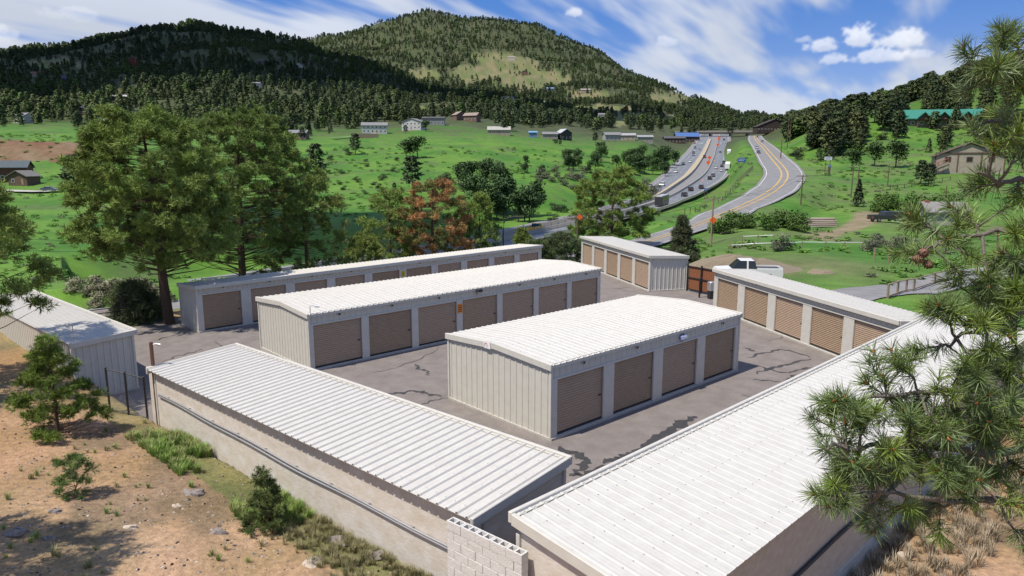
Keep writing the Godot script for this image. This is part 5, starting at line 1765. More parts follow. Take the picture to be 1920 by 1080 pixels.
func make_houses() -> void:
	mottled("brick", lin(0.2, 0.06, 0.045), lin(0.32, 0.11, 0.08), 1.0, 0.9, 71)
	var W := Color(0.6, 0.6, 0.6)
	var G := Color(0.25, 0.25, 0.26)
	var Br := Color(0.2, 0.13, 0.1)
	var T := Color(0.42, 0.36, 0.28)
	var dk := Color(0.1, 0.1, 0.11)
	# [label, px, depth, width m, depth m, wall h, rise, wall, roof, turn deg, gable_front]
	var list := [
		["long white two-storey house above the curved drive", 705, 520, 18, 9, 5.4, 2.2, W, G, 8, 0],
		["white house with leafy tree in front, on the bright meadow", 778, 535, 16, 9, 5.4, 2.6, W, G, -20, 1],
		["grey flat house behind the white meadow house", 815, 590, 18, 8, 5, 1.2, Color(0.33, 0.33, 0.34), dk, 0, 0],
		["small brown cabin, left of two on the meadow crest", 862, 640, 10, 8, 4, 3, Br, Color(0.33, 0.27, 0.22), 35, 1],
		["larger brown cabin, right of two on the meadow crest", 886, 630, 13, 8, 4.5, 2.6, Br, Color(0.33, 0.27, 0.22), -25, 0],
		["low house with wide pale hipped roof at the meadow edge", 936, 520, 16, 11, 3.0, 2.6, T, Color(0.45, 0.44, 0.4), 0, 0],
		["small bright blue shed at the meadow edge", 999, 520, 5.5, 4, 3.4, 0.8, Color(0.1, 0.3, 0.6), Color(0.2, 0.4, 0.65), 0, 0],
		["grey ranch house beside the black barn", 1031, 525, 11, 7, 3, 1.6, Color(0.35, 0.33, 0.3), G, 0, 0],
		["black barn with white end beside the grey ranch house", 1056, 528, 9, 9, 4.6, 3.0, Color(0.06, 0.06, 0.065), Color(0.5, 0.52, 0.55), 25, 1],
		["grey house left of the highway trees", 1146, 560, 13, 8, 4, 2, Color(0.4, 0.4, 0.4), G, 10, 0],
		["pale house near the highway trees", 1176, 560, 11, 8, 3.6, 1.6, T, Color(0.4, 0.4, 0.42), -8, 0],
		["low house with grey roof near the highway trees", 1207, 570, 12, 7, 3.2, 1.4, Color(0.38, 0.36, 0.33), Color(0.35, 0.36, 0.38), 0, 0],
		["dark timber building with bright blue roof near the bridge", 1285, 720, 24, 10, 5, 4, Color(0.1, 0.07, 0.06), Color(0.08, 0.18, 0.45), 6, 0],
		["dark timber building below the blue roof", 1262, 690, 20, 9, 4, 2, Color(0.1, 0.07, 0.06), dk, 0, 0],
		["large dark chalet with wide roof at the end of the bridge", 1444, 700, 34, 14, 4, 7, Color(0.06, 0.045, 0.04), Color(0.07, 0.05, 0.045), 0, 1],
		["white house with grey roof on the shaded wooded slope", 55, 560, 13, 9, 5.2, 2.4, W, G, -20, 0],
		["dark blue-roofed house on the shaded wooded slope", 165, 640, 20, 10, 5, 2, Color(0.16, 0.14, 0.14), Color(0.07, 0.08, 0.13), 12, 0],
		["house with low pale roof above the red bank", 225, 560, 16, 9, 3, 2, Color(0.3, 0.27, 0.23), Color(0.46, 0.44, 0.4), 0, 0],
		["long silver-roofed house in the shaded forest", 236, 760, 17, 8, 4.4, 1.8, Color(0.26, 0.26, 0.26), Color(0.5, 0.5, 0.52), 10, 0],
		["pale two-storey house in the shaded forest", 292, 860, 14, 9, 5, 2.2, Color(0.42, 0.42, 0.4), Color(0.4, 0.4, 0.4), -15, 0],
		["dark red house high on the shaded hill", 271, 1050, 18, 10, 6, 4, Color(0.2, 0.05, 0.04), Color(0.3, 0.24, 0.22), 10, 1],
		["red-trimmed house in the grassy gap of the shaded hill", 84, 1020, 20, 9, 4.5, 2, T, Color(0.3, 0.1, 0.08), 0, 0],
		["blue gabled house in the grassy gap of the shaded hill", 137, 960, 10, 8, 5, 4, Color(0.16, 0.18, 0.24), Color(0.1, 0.12, 0.25), 0, 1],
		["grey house in the grassy gap of the shaded hill", 163, 960, 12, 8, 4, 2, Color(0.33, 0.3, 0.28), G, 0, 0],
		["house on the crest of the shaded hill", 158, 1290, 24, 10, 6, 2, Color(0.25, 0.25, 0.27), dk, 0, 0],
		["house below the summit of the shaded hill", 281, 1400, 20, 10, 7, 3, Color(0.35, 0.37, 0.45), G, 0, 1],
		["white house deep in the shaded forest", 487, 900, 15, 9, 5, 1.6, W, G, 0, 0],
		["dark house deep in the shaded forest", 505, 1150, 18, 9, 4.5, 2, Color(0.15, 0.12, 0.11), dk, 0, 0],
		["white tall house at the edge of the sunlit forest", 531, 760, 9, 8, 6, 1.5, W, Color(0.5, 0.48, 0.45), 0, 0],
		["white gabled house high in the shaded forest", 570, 1120, 10, 8, 7, 4, Color(0.5, 0.48, 0.45), G, 0, 1],
		["dark house among the fir trees below the peak", 625, 1150, 16, 9, 4, 2, Color(0.2, 0.18, 0.17), dk, 0, 0],
		["white house on the bare patch of the mountain", 959, 2250, 24, 14, 8, 3, Color(0.62, 0.58, 0.52), Color(0.45, 0.4, 0.35), 0, 0],
		["small brown house under the bare patch of the mountain", 983, 2050, 18, 12, 7, 4, Br, dk, 0, 1],
		["blue-roofed house on the mountain slope", 1030, 1750, 18, 12, 6, 3, Color(0.3, 0.35, 0.45), Color(0.2, 0.3, 0.5), 0, 0],
		["white house at the foot of the mountain meadow", 953, 1350, 22, 10, 5, 2, W, G, 0, 0],
		["pale house on the open flank of the mountain", 1095, 1700, 22, 12, 6, 3, T, Color(0.4, 0.36, 0.33), 0, 0],
		["grey house on the open flank of the mountain", 1012, 1500, 18, 10, 5, 3, Color(0.42, 0.4, 0.38), G, 0, 0],
		["white house in the valley pasture under the mountain", 1130, 1050, 16, 9, 5, 2, W, G, 0, 0],
		["white house with flat roof on the hilltop above the frontage road", 1520, 520, 14, 9, 4, 1.2, W, Color(0.5, 0.5, 0.5), 0, 0],
		["pale blue-roofed house on the hilltop above the frontage road", 1548, 500, 10, 8, 3.6, 1.4, T, Color(0.35, 0.42, 0.5), 0, 0],
		["brown house with dark slate roof left of the two big pines", 18, 275, 13, 9, 5, 2.5, Color(0.16, 0.07, 0.05), Color(0.09, 0.12, 0.14), 20, 0],
		["small timber house beside the parking road below the red bank", 42, 262, 8, 6, 3, 2, Color(0.16, 0.1, 0.07), Color(0.2, 0.19, 0.18), -10, 1],
		["timber house beside the leafy trees above the drive", 563, 480, 12, 8, 4, 2, Color(0.2, 0.14, 0.12), Color(0.25, 0.25, 0.27), 0, 0],
	]
	for q in list:
		house(q[0], on_ground(q[1], q[2]), deg_to_rad(q[9]), q[3], q[4], q[5], q[6], q[7], q[8], {"gable_front": q[10] == 1, "windows": q[2] < 1000})
	# grey-roofed shed with brick chimney behind the foreground pine
	house("grey-roofed shed with a brick chimney below the green thicket", on_ground(1778, 138), deg_to_rad(-12), 7.0, 5.5, 2.4, 1.7, Color(0.42, 0.4, 0.36), Color(0.27, 0.26, 0.25), {"windows": false, "chimney": true}).get_node("chimney").position = Vector3(-5.2, -0.4, 0)
	# timbered house with outside stair
	var th := house("timber-framed house with red outside stair below the lodge", on_ground(1812, 232), deg_to_rad(-25), 19, 11, 5.0, 4.2, Color(0.4, 0.35, 0.29), Color(0.13, 0.085, 0.07), {"gable_front": true, "windows": false})
	for x in [-9.5, -3.2, 3.2, 9.5]:
		put(th, "timber_post", one_box(Vector3(x - 0.2, 0, 5.5), Vector3(x + 0.2, 6.0, 5.62)), M.pole)
	put(th, "timber_beam", one_box(Vector3(-9.5, 5.9, 5.62), Vector3(9.5, 6.25, 5.74)), M.pole)
	for x in [-6.0, 0.0, 6.0]:
		var f := put(th, "window", one_box(Vector3(x - 0.9, 3.2, 5.5), Vector3(x + 0.9, 4.9, 5.58)), M.pole)
		put(f, "pane", one_box(Vector3(x - 0.7, 3.4, 5.58), Vector3(x + 0.7, 4.7, 5.6)), M.glass)
	var stair := MB.new()
	for i in 14:
		stair.box(Vector3(-13.0 + i * 0.5, i * 0.24 - 0.1, 6.4), Vector3(-12.5 + i * 0.5, i * 0.24 + 0.1, 8.2))
	put(th, "stair", stair.mesh(), tone_mat("house_wall", Color(0.36, 0.2, 0.17), 0.9))
	for z in [6.4, 8.2]:
		var rail := MB.new()
		rail.tube([Vector3(-13, 1.1, z), Vector3(-6, 4.4, z)], [0.09, 0.09], 6)
		for i in 6:
			rail.tube([Vector3(-13 + i * 1.4, i * 0.66, z), Vector3(-13 + i * 1.4, i * 0.66 + 1.1, z)], [0.06, 0.06], 5)
		put(th, "stair_rail", rail.mesh(), tone_mat("house_wall", Color(0.3, 0.12, 0.1), 0.9))
	# lodge with green metal roof and three gabled porches
	var lg := thing("lodge", "long stone lodge with green metal roof and three gabled porches", "lodge", on_ground(1765, 415), deg_to_rad(-14))
	put(lg, "wall", one_box(Vector3(-22, -4, -6), Vector3(22, 4.4, 6)), tone_mat("house_wall", Color(0.3, 0.24, 0.19), 0.9))
	var gm := tone_mat("lodge_roof", Color(0.05, 0.27, 0.2), 0.5)
	var rf := MB.new()
	rf.prism([Vector2(-7.5, 4.0), Vector2(0, 9.3), Vector2(7.5, 4.0), Vector2(7.5, 4.4), Vector2(0, 9.7), Vector2(-7.5, 4.4)], -23.5, 23.5, Transform3D(Basis(Vector3(0, 0, 1), Vector3.UP, Vector3(-1, 0, 0)), Vector3.ZERO))
	put(lg, "roof", rf.mesh(), gm)
	for x in [-14.0, -4.0, 8.0]:
		var pr := MB.new()
		pr.prism([Vector2(-4.2, 3.6), Vector2(0, 7.6), Vector2(4.2, 3.6), Vector2(4.2, 4.0), Vector2(0, 8.0), Vector2(-4.2, 4.0)], 0, 9.5, Transform3D(Basis(), Vector3(x, 0, 0)))
		var po := put(lg, "porch_roof", pr.mesh(), gm)
		var gable := MB.new()
		gable.prism([Vector2(-3.6, 3.7), Vector2(3.6, 3.7), Vector2(0, 7.2)], 8.2, 8.4, Transform3D(Basis(), Vector3(x, 0, 0)))
		put(po, "porch_gable", gable.mesh(), M.pole)
		for s in [-3.2, 3.2]:
			put(po, "porch_post", one_box(Vector3(x + s - 0.3, -3, 8.3), Vector3(x + s + 0.3, 3.8, 8.9)), M.pole)
	for i in 9:
		var f := put(lg, "window", one_box(Vector3(-20 + i * 4.6, 1.0, 6), Vector3(-18.2 + i * 4.6, 2.8, 6.08)), M.sign_white)
		put(f, "pane", one_box(Vector3(-19.8 + i * 4.6, 1.2, 6.08), Vector3(-18.4 + i * 4.6, 2.6, 6.1)), M.glass)
	# retaining wall and curved drive at the head of the meadow
	var drive := MB.new()
	var path := [[625, 268, 470], [650, 265, 478], [672, 258, 485], [690, 252, 495], [706, 250, 505]]
	for i in path.size() - 1:
		var a := on_ground(path[i][0], path[i][2]) + Vector3(0, 1.2, 0)
		var b := on_ground(path[i + 1][0], path[i + 1][2]) + Vector3(0, 1.2, 0)
		var s := (b - a).cross(Vector3.UP).normalized() * 3.2
		drive.quad(a - s, a + s, b + s, b - s, Vector3.UP)
	struct("drive", drive.mesh(), M.concrete)
	var rw := thing("retaining_wall", "brown retaining wall under the curved drive by the long white house", "wall", on_ground(686, 478), deg_to_rad(16))
	put(rw, "wall_face", one_box(Vector3(-9, -2, -0.4), Vector3(9, 3.2, 0.4)), M.wood)
	# left parking road
	var park := MB.new()
	for i in 6:
		var a := on_ground(-20 + i * 30, 232) + Vector3(0, 0.5, 0)
		var b := on_ground(10 + i * 30, 232) + Vector3(0, 0.5, 0)
		park.quad(a + Vector3(0, 0, -4.5), b + Vector3(0, 0, -4.5), b + Vector3(0, 0, 4.5), a + Vector3(0, 0, 4.5), Vector3.UP)
	struct("parking_road", park.mesh(), M.concrete)
	# bridge over the highway
	var e0 := pz(1268, 246, 800)
	var e1 := pz(1412, 249, 800)
	var bt := thing("highway_bridge", "long low concrete bridge crossing the far end of the highway", "bridge", (e0 + e1) / 2, -atan2(e1.z - e0.z, e1.x - e0.x))
	var bl := (e1 - e0).length() / 2
	put(bt, "deck", one_box(Vector3(-bl, -1.6, -6), Vector3(bl, 0, 6)), tone_mat("house_wall", Color(0.2, 0.17, 0.15), 0.9))
	for z in [-6.0, 5.7]:
		put(bt, "parapet", one_box(Vector3(-bl, 0, z), Vector3(bl, 1.1, z + 0.3)), M.concrete)
	for x in [-0.62, -0.1, 0.42, 0.86]:
		put(bt, "pier", one_box(Vector3(x * bl - 1, -14, -4), Vector3(x * bl + 1, -1.6, 4)), M.concrete)

# ------------------------------------------------------------------ vehicles
func vehicle(label: String, kind: String, at: Vector3, turn: float, paint: Color, group := "") -> Node3D:
	var called: String = {"car": "car", "suv": "suv", "pickup": "pickup_truck", "semi": "semi_truck", "bus": "bus", "van": "van"}[kind]
	var t := thing(called, label, called.replace("_", " "), at, turn, group)
	var pm: StandardMaterial3D
	var key := "paint_%d_%d_%d" % [int(paint.r * 99), int(paint.g * 99), int(paint.b * 99)]
	if not M.has(key):
		mat(key, paint.linear_to_srgb(), 0.35).clearcoat_enabled = true
	pm = M[key]
	var L := {"car": 4.6, "suv": 4.8, "pickup": 5.8, "semi": 16.0, "bus": 12.0, "van": 5.6}[kind] as float
	var W := {"car": 1.8, "suv": 1.9, "pickup": 2.0, "semi": 2.55, "bus": 2.55, "van": 2.1}[kind] as float
	var body: Array
	var glass: Array
	var cab: Array
	if kind == "car":
		body = [Vector2(-2.3, 0.35), Vector2(2.3, 0.35), Vector2(2.32, 0.62), Vector2(2.1, 0.82), Vector2(1.2, 0.95), Vector2(-1.7, 0.98), Vector2(-2.25, 0.9), Vector2(-2.33, 0.6)]
		cab = [Vector2(1.15, 0.93), Vector2(0.45, 1.4), Vector2(-0.8, 1.43), Vector2(-1.65, 0.96)]
	elif kind == "suv" or kind == "van":
		body = [Vector2(-2.4, 0.4), Vector2(2.4, 0.4), Vector2(2.42, 0.75), Vector2(2.2, 1.0), Vector2(1.3, 1.1), Vector2(-2.35, 1.12), Vector2(-2.43, 0.8)]
		cab = [Vector2(1.25, 1.08), Vector2(0.6, 1.72), Vector2(-2.05, 1.72), Vector2(-2.32, 1.1)]
	elif kind == "pickup":
		body = [Vector2(-2.9, 0.5), Vector2(2.9, 0.5), Vector2(2.92, 0.85), Vector2(2.75, 1.12), Vector2(1.55, 1.2), Vector2(-0.62, 1.2), Vector2(-0.64, 1.18), Vector2(-2.88, 1.18), Vector2(-2.92, 0.8)]
		cab = [Vector2(1.5, 1.18), Vector2(0.78, 1.9), Vector2(-0.5, 1.9), Vector2(-0.66, 1.18)]
	if kind == "semi":
		put(t, "trailer", one_box(Vector3(-8, 1.1, -1.28), Vector3(5.0, 4.0, 1.28), 0.05), M.sign_white)
		put(t, "cab", one_box(Vector3(5.4, 0.6, -1.2), Vector3(8.0, 3.3, 1.2), 0.25), pm)
		put(t, "windscreen", one_box(Vector3(7.9, 1.9, -1.05), Vector3(8.03, 2.8, 1.05)), M.glass)
		put(t, "chassis", one_box(Vector3(-7.8, 0.7, -0.5), Vector3(6, 1.08, 0.5)), M.dark)
	elif kind == "bus":
		put(t, "body", one_box(Vector3(-6, 0.4, -1.28), Vector3(6, 3.4, 1.28), 0.15), pm)
		for s in [-1, 1]:
			for i in 7:
				put(t, "window", one_box(Vector3(-5.4 + i * 1.55, 1.7, 1.27 * s), Vector3(-4.0 + i * 1.55, 2.8, 1.3 * s)), M.glass)
		put(t, "windscreen", one_box(Vector3(5.95, 1.4, -1.1), Vector3(6.03, 2.9, 1.1)), M.glass)
		put(t, "roof", one_box(Vector3(-5.8, 3.4, -1.1), Vector3(5.8, 3.5, 1.1), 0.04), tone_mat("bus_roof", Color(0.45, 0.45, 0.47), 0.6))
	else:
		var bm := MB.new()
		bm.prism(body, -W / 2, W / 2)
		put(t, "body", bm.mesh(), pm)
		var cm := MB.new()
		# cabin narrows towards the roof
		var n := cab.size()
		for s in [-1.0, 1.0]:
			var q: Array = []
			for p in cab:
				var inset: float = 0.03 + 0.2 * (p.y - cab[0].y)
				q.append(Vector3(p.x, p.y, s * (W / 2 - inset)))
			cm.quad(q[0], q[1], q[2], q[3], Vector3(0, 0.25, s).normalized())
		for i in n - 1:
			var i0: float = W / 2 - 0.03 - 0.2 * (cab[i].y - cab[0].y)
			var i1: float = W / 2 - 0.03 - 0.2 * (cab[i + 1].y - cab[0].y)
			var a: Vector2 = cab[i]
			var b: Vector2 = cab[i + 1]
			cm.quad(Vector3(a.x, a.y, -i0), Vector3(a.x, a.y, i0), Vector3(b.x, b.y, i1), Vector3(b.x, b.y, -i1), Vector3(b.y - a.y, a.x - b.x, 0).normalized())
		put(t, "windows", cm.mesh(), M.glass)
		var rm := MB.new()
		rm.cbox(Vector3(cab[2].x + 0.05, cab[1].y - 0.03, -W / 2 + 0.2), Vector3(cab[1].x - 0.02, cab[1].y + 0.045, W / 2 - 0.2), 0.03)
		put(t, "roof", rm.mesh(), pm)
		for s in [-1.0, 1.0]:
			var post := MB.new()
			var px: float = (cab[1].x + cab[2].x) / 2
			post.quad(Vector3(px - 0.07, cab[0].y, s * (W / 2 - 0.02)), Vector3(px + 0.07, cab[0].y, s * (W / 2 - 0.02)), Vector3(px + 0.07, cab[1].y, s * (W / 2 - 0.165)), Vector3(px - 0.07, cab[1].y, s * (W / 2 - 0.165)), Vector3(0, 0.2, s).normalized())
			put(t, "door_pillar", post.mesh(), pm)
			put(t, "tail_light", one_box(Vector3(-L / 2 - 0.03, 0.75, s * W * 0.4 - 0.12), Vector3(-L / 2 + 0.06, 1.0, s * W * 0.4 + 0.12)), M.red_light)
			put(t, "headlight", one_box(Vector3(L / 2 - 0.2, 0.68, s * W * 0.38 - 0.18), Vector3(L / 2 + 0.01, 0.82, s * W * 0.38 + 0.18)), M.sign_white)
		if kind == "pickup":
			put(t, "bed_liner", one_box(Vector3(-2.8, 1.182, -0.85), Vector3(-0.75, 1.19, 0.85)), M.dark)
			for s in [-1, 1]:
				put(t, "bed_rail", one_box(Vector3(-2.88, 1.18, 0.86 * s), Vector3(-0.68, 1.3, 0.98 * s)), pm)
			put(t, "tailgate", one_box(Vector3(-2.9, 1.18, -0.85), Vector3(-2.82, 1.3, 0.85)), pm)
	var axles := [-L * 0.3, L * 0.31] if kind != "semi" else [-6.8, -5.6, 4.0, 6.9]
	var wr := 0.5 if kind in ["semi", "bus"] else (0.4 if kind == "pickup" else 0.34)
	for x in axles:
		for s in [-1.0, 1.0]:
			var wm := MB.new()
			wm.tube([Vector3(0, 0, -0.11), Vector3(0, 0, -0.09), Vector3(0, 0, 0.09), Vector3(0, 0, 0.11)], [wr * 0.92, wr, wr, wr * 0.92], 16)
			var wh := put(t, "wheel", wm.mesh(), M.tyre, Transform3D(Basis(), Vector3(x, wr, s * (W / 2 - 0.09))))
			var rim := MB.new()
			rim.tube([Vector3(0, 0, -0.118), Vector3(0, 0, 0.118)], [wr * 0.58, wr * 0.58], 10)
			put(wh, "rim", rim.mesh(), M.rim)
	return t

func project(p: Vector3) -> Vector2:
	var q := p - EYE
	var z := -q.y * sin(PITCH) - q.z * cos(PITCH)
	var y := q.y * cos(PITCH) - q.z * sin(PITCH)
	return Vector2(960 + F * q.x / z, 540 - F * y / z)

# place on a road that is seen at that spot: [position, heading]
func on_road(road: Array, px: float, py: float) -> Array:
	var best := 1e9
	var out: Array = []
	var f := 1.0
	while f < road.size() - 1.05:
		var p := road_point(road, f)
		var c := project(p[0])
		if absf(c.y - py) < 40.0:
			var lat := -0.98
			while lat < 1.0:
				var w: Vector3 = p[0] + p[2] * p[1] * lat
				var e := project(w).distance_squared_to(Vector2(px, py))
				if e < best:
					best = e
					var q := road_point(road, f + 0.05)
					var d: Vector3 = q[0] - p[0]
					out = [w + Vector3(0, 0.06, 0), d.normalized(), lat]
				lat += 0.04
		f += 0.03
	return out

func drive_on(road: Array, label: String, kind: String, px: float, py: float, paint: Color, away: bool, group := "") -> void:
	var o := on_road(road, px, py)
	if o.is_empty():
		return
	var d: Vector3 = o[1] if away else -o[1]
	var v := vehicle(label, kind, o[0], atan2(-d.z, d.x), paint, group)
	v.basis = Basis(d, Vector3.UP, d.cross(Vector3.UP)).orthonormalized()

func make_vehicles() -> void:
	var wh := Color(0.7, 0.7, 0.7)
	var sv := Color(0.35, 0.37, 0.4)
	var bk := Color(0.02, 0.02, 0.022)
	var dr := Color(0.2, 0.02, 0.02)
	var gy := Color(0.12, 0.12, 0.13)
	# photograph places; lanes left of the tan median come down, the others climb
	var list := [
		["silver sedan beside the white van, coming down the highway", "car", 1218, 350, sv], ["white van towing past the silver sedan, coming down the highway", "van", 1241, 348, wh], ["silver sedan lowest on the downhill lanes, by the broad pine", "car", 1201, 364, sv], ["white sedan alone in the middle of the downhill lanes", "car", 1267, 324, wh], ["dark sedan beside a white car on the downhill lanes", "car", 1281, 308, bk], ["white sedan close to the tan median", "car", 1294, 304, wh], ["dark suv, first of a line of cars on the downhill lanes", "suv", 1300, 292, gy], ["dark sedan, second of a line of cars on the downhill lanes", "car", 1300, 287, bk], ["grey sedan near the median in the line of cars", "car", 1311, 281, sv], ["dark suv, third of a line of cars on the downhill lanes", "suv", 1303, 278, bk], ["white sedan behind the line of downhill cars", "car", 1315, 271, wh], ["red truck cab beside the roadside, on the downhill lanes", "van", 1302, 269, dr], ["white box van behind the red truck cab", "van", 1306, 262, wh],
		["dark red pickup in the closed lane", "pickup", 1321, 296, dr], ["black suv behind another on the uphill lanes", "suv", 1295, 358, bk], ["black suv lowest on the uphill lanes", "suv", 1283, 368, bk], ["black suv near the blue highway sign", "suv", 1315, 354, bk], ["dark suv in the uphill bend", "suv", 1331, 337, bk], ["grey suv in the uphill bend", "suv", 1337, 331, gy], ["white sedan on the uphill lanes below the trailer truck", "car", 1352, 321, wh], ["white sedan by the barrier on the uphill lanes", "car", 1342, 316, wh], ["black sedan beside the trailer truck", "car", 1354, 313, bk], ["dark pickup ahead of the black sedan", "pickup", 1356, 307, gy], ["white trailer truck, nearer of two on the uphill shoulder lane", "semi", 1365, 318, gy], ["white trailer truck, farther of two on the uphill shoulder lane", "semi", 1367, 291, gy], ["dark car far up the uphill lanes", "car", 1350, 286, gy], ["white suv far up the uphill lanes", "suv", 1359, 269, wh], ["black suv far up the uphill lanes", "suv", 1358, 263, bk], ["long black bus with pale roof on the lowest uphill lane", "bus", 1241, 386, bk], ["yellow truck on the highway behind the young pines", "pickup", 1005, 434, Color(0.65, 0.36, 0.02)]]
	for q in list:
		var left: bool = q[2] < 1296 and q[3] < 366 and not ("uphill" in q[0]) or ("downhill" in q[0])
		drive_on(hw, q[0], q[1], q[2], q[3], q[4], not left)
	for q in [["dark sedan on the frontage road curve", "car", 1422, 287, bk], ["silver sedan ahead on the frontage road", "car", 1419, 279, sv], ["grey car high on the frontage road", "car", 1429, 267, gy], ["black car at the top of the frontage road", "car", 1420, 258, bk], ["dark car behind the black car at the top of the frontage road", "car", 1421, 254, gy]]:
		drive_on(fr, q[0], q[1], q[2], q[3], q[4], false)
	# parked
	var p := on_ground(1413, 62)
	vehicle("white pickup truck parked behind the five pale doors", "pickup", p + Vector3(0, 0.12, 0), deg_to_rad(172), wh)
	vehicle("black pickup truck parked at the end of the dirt track", "pickup", on_ground(1668, 131) + Vector3(0, 0.1, 0), deg_to_rad(8), bk)
	vehicle("dark suv parked behind the black pickup", "suv", on_ground(1700, 138) + Vector3(0, 0.1, 0), deg_to_rad(-15), Color(0.04, 0.05, 0.08))
	vehicle("dark car parked on the road by the small timber house", "car", on_ground(86, 233) + Vector3(0, 0.6, 0), deg_to_rad(10), Color(0.05, 0.07, 0.14))

# ------------------------------------------------------------------ poles, signs, fences
func pole(label: String, px: float, depth: float, top_py: float, arms: int, m: Material, r := 0.14) -> Array:
	var b := on_ground(px, depth)
	var top := pz(px, top_py, depth).y
	var t := thing("utility_pole", label, "pole", b, rng.randf_range(-0.3, 0.3))
	var h := top - b.y
	var pm := MB.new()
	pm.tube([Vector3(0, -0.5, 0), Vector3(0, h * 0.5, 0), Vector3(0, h, 0)], [r, r * 0.85, r * 0.7], 10)
	put(t, "mast", pm.mesh(), m)
	for a in arms:
		var y := h - 0.5 - a * 1.1
		var c := put(t, "crossarm", one_box(Vector3(-1.2, y - 0.06, -0.06), Vector3(1.2, y + 0.06, 0.06)), m)
		for x in [-1.1, -0.5, 0.5, 1.1]:
			put(c, "insulator", one_box(Vector3(x - 0.05, y + 0.06, -0.05), Vector3(x + 0.05, y + 0.25, 0.05), 0.02), M.concrete)
	return [b + Vector3(0, h - 0.3, 0), t]

func wire(label: String, a: Vector3, b: Vector3, sag: float) -> void:
	var m := MB.new()
	var p: Array = []
	var r: Array = []
	for i in 13:
		var k := i / 12.0
		p.append(a.lerp(b, k) - Vector3(0, sag * 4.0 * k * (1 - k), 0))
		r.append(0.02)
	m.tube(p, r, 5)
	var t := thing("power_line", label, "wire")
	put(t, "cable", m.mesh(), M.black_metal)

func fence(label: String, pts: Array, posts_every: float, h: float, rails: int, pm: Material, rm: Material, post := 0.07) -> void:
	var t := thing("fence", label, "fence", pts[0])
	var o: Vector3 = pts[0]
	var prev := Vector3.INF
	for i in pts.size() - 1:
		var a: Vector3 = pts[i]
		var b: Vector3 = pts[i + 1]
		var n := maxi(1, int(round((b - a).length() / posts_every)))
		for k in n + (1 if i == pts.size() - 2 else 0):
			var p := a.lerp(b, float(k) / n)
			p.y = ground(p.x, p.z)
			put(t, "post", one_box(Vector3(-post, -0.4, -post), Vector3(post, h, post), 0.01), pm, Transform3D(Basis(), p - o))
			if prev != Vector3.INF:
				for q in rails:
					var y := h * (0.92 - q * 0.75 / maxf(1, rails - 1) if rails > 1 else 0.85)
					var rl := MB.new()
					rl.tube([prev - o + Vector3(0, y, 0), p - o + Vector3(0, y + rng.randf_range(-0.03, 0.03), 0)], [0.05 if rm != M.galvanized else 0.012, 0.05 if rm != M.galvanized else 0.012], 6)
					put(t, "rail", rl.mesh(), rm)
			prev = p

func diamond_sign(label: String, at: Vector3, size: float, up: float) -> void:
	var t := thing("road_work_sign", label, "sign", at)
	var m := MB.new()
	m.box(Vector3(-size / 2, -size / 2, -0.02), Vector3(size / 2, size / 2, 0.02), Transform3D(Basis(Vector3(0, 0, 1), PI / 4), Vector3(0, up, 0)))
	put(t, "board", m.mesh(), M.orange)
	put(t, "stand", one_box(Vector3(-0.05, -0.2, -0.06), Vector3(0.05, up - size * 0.5, -0.022)), M.black_metal)

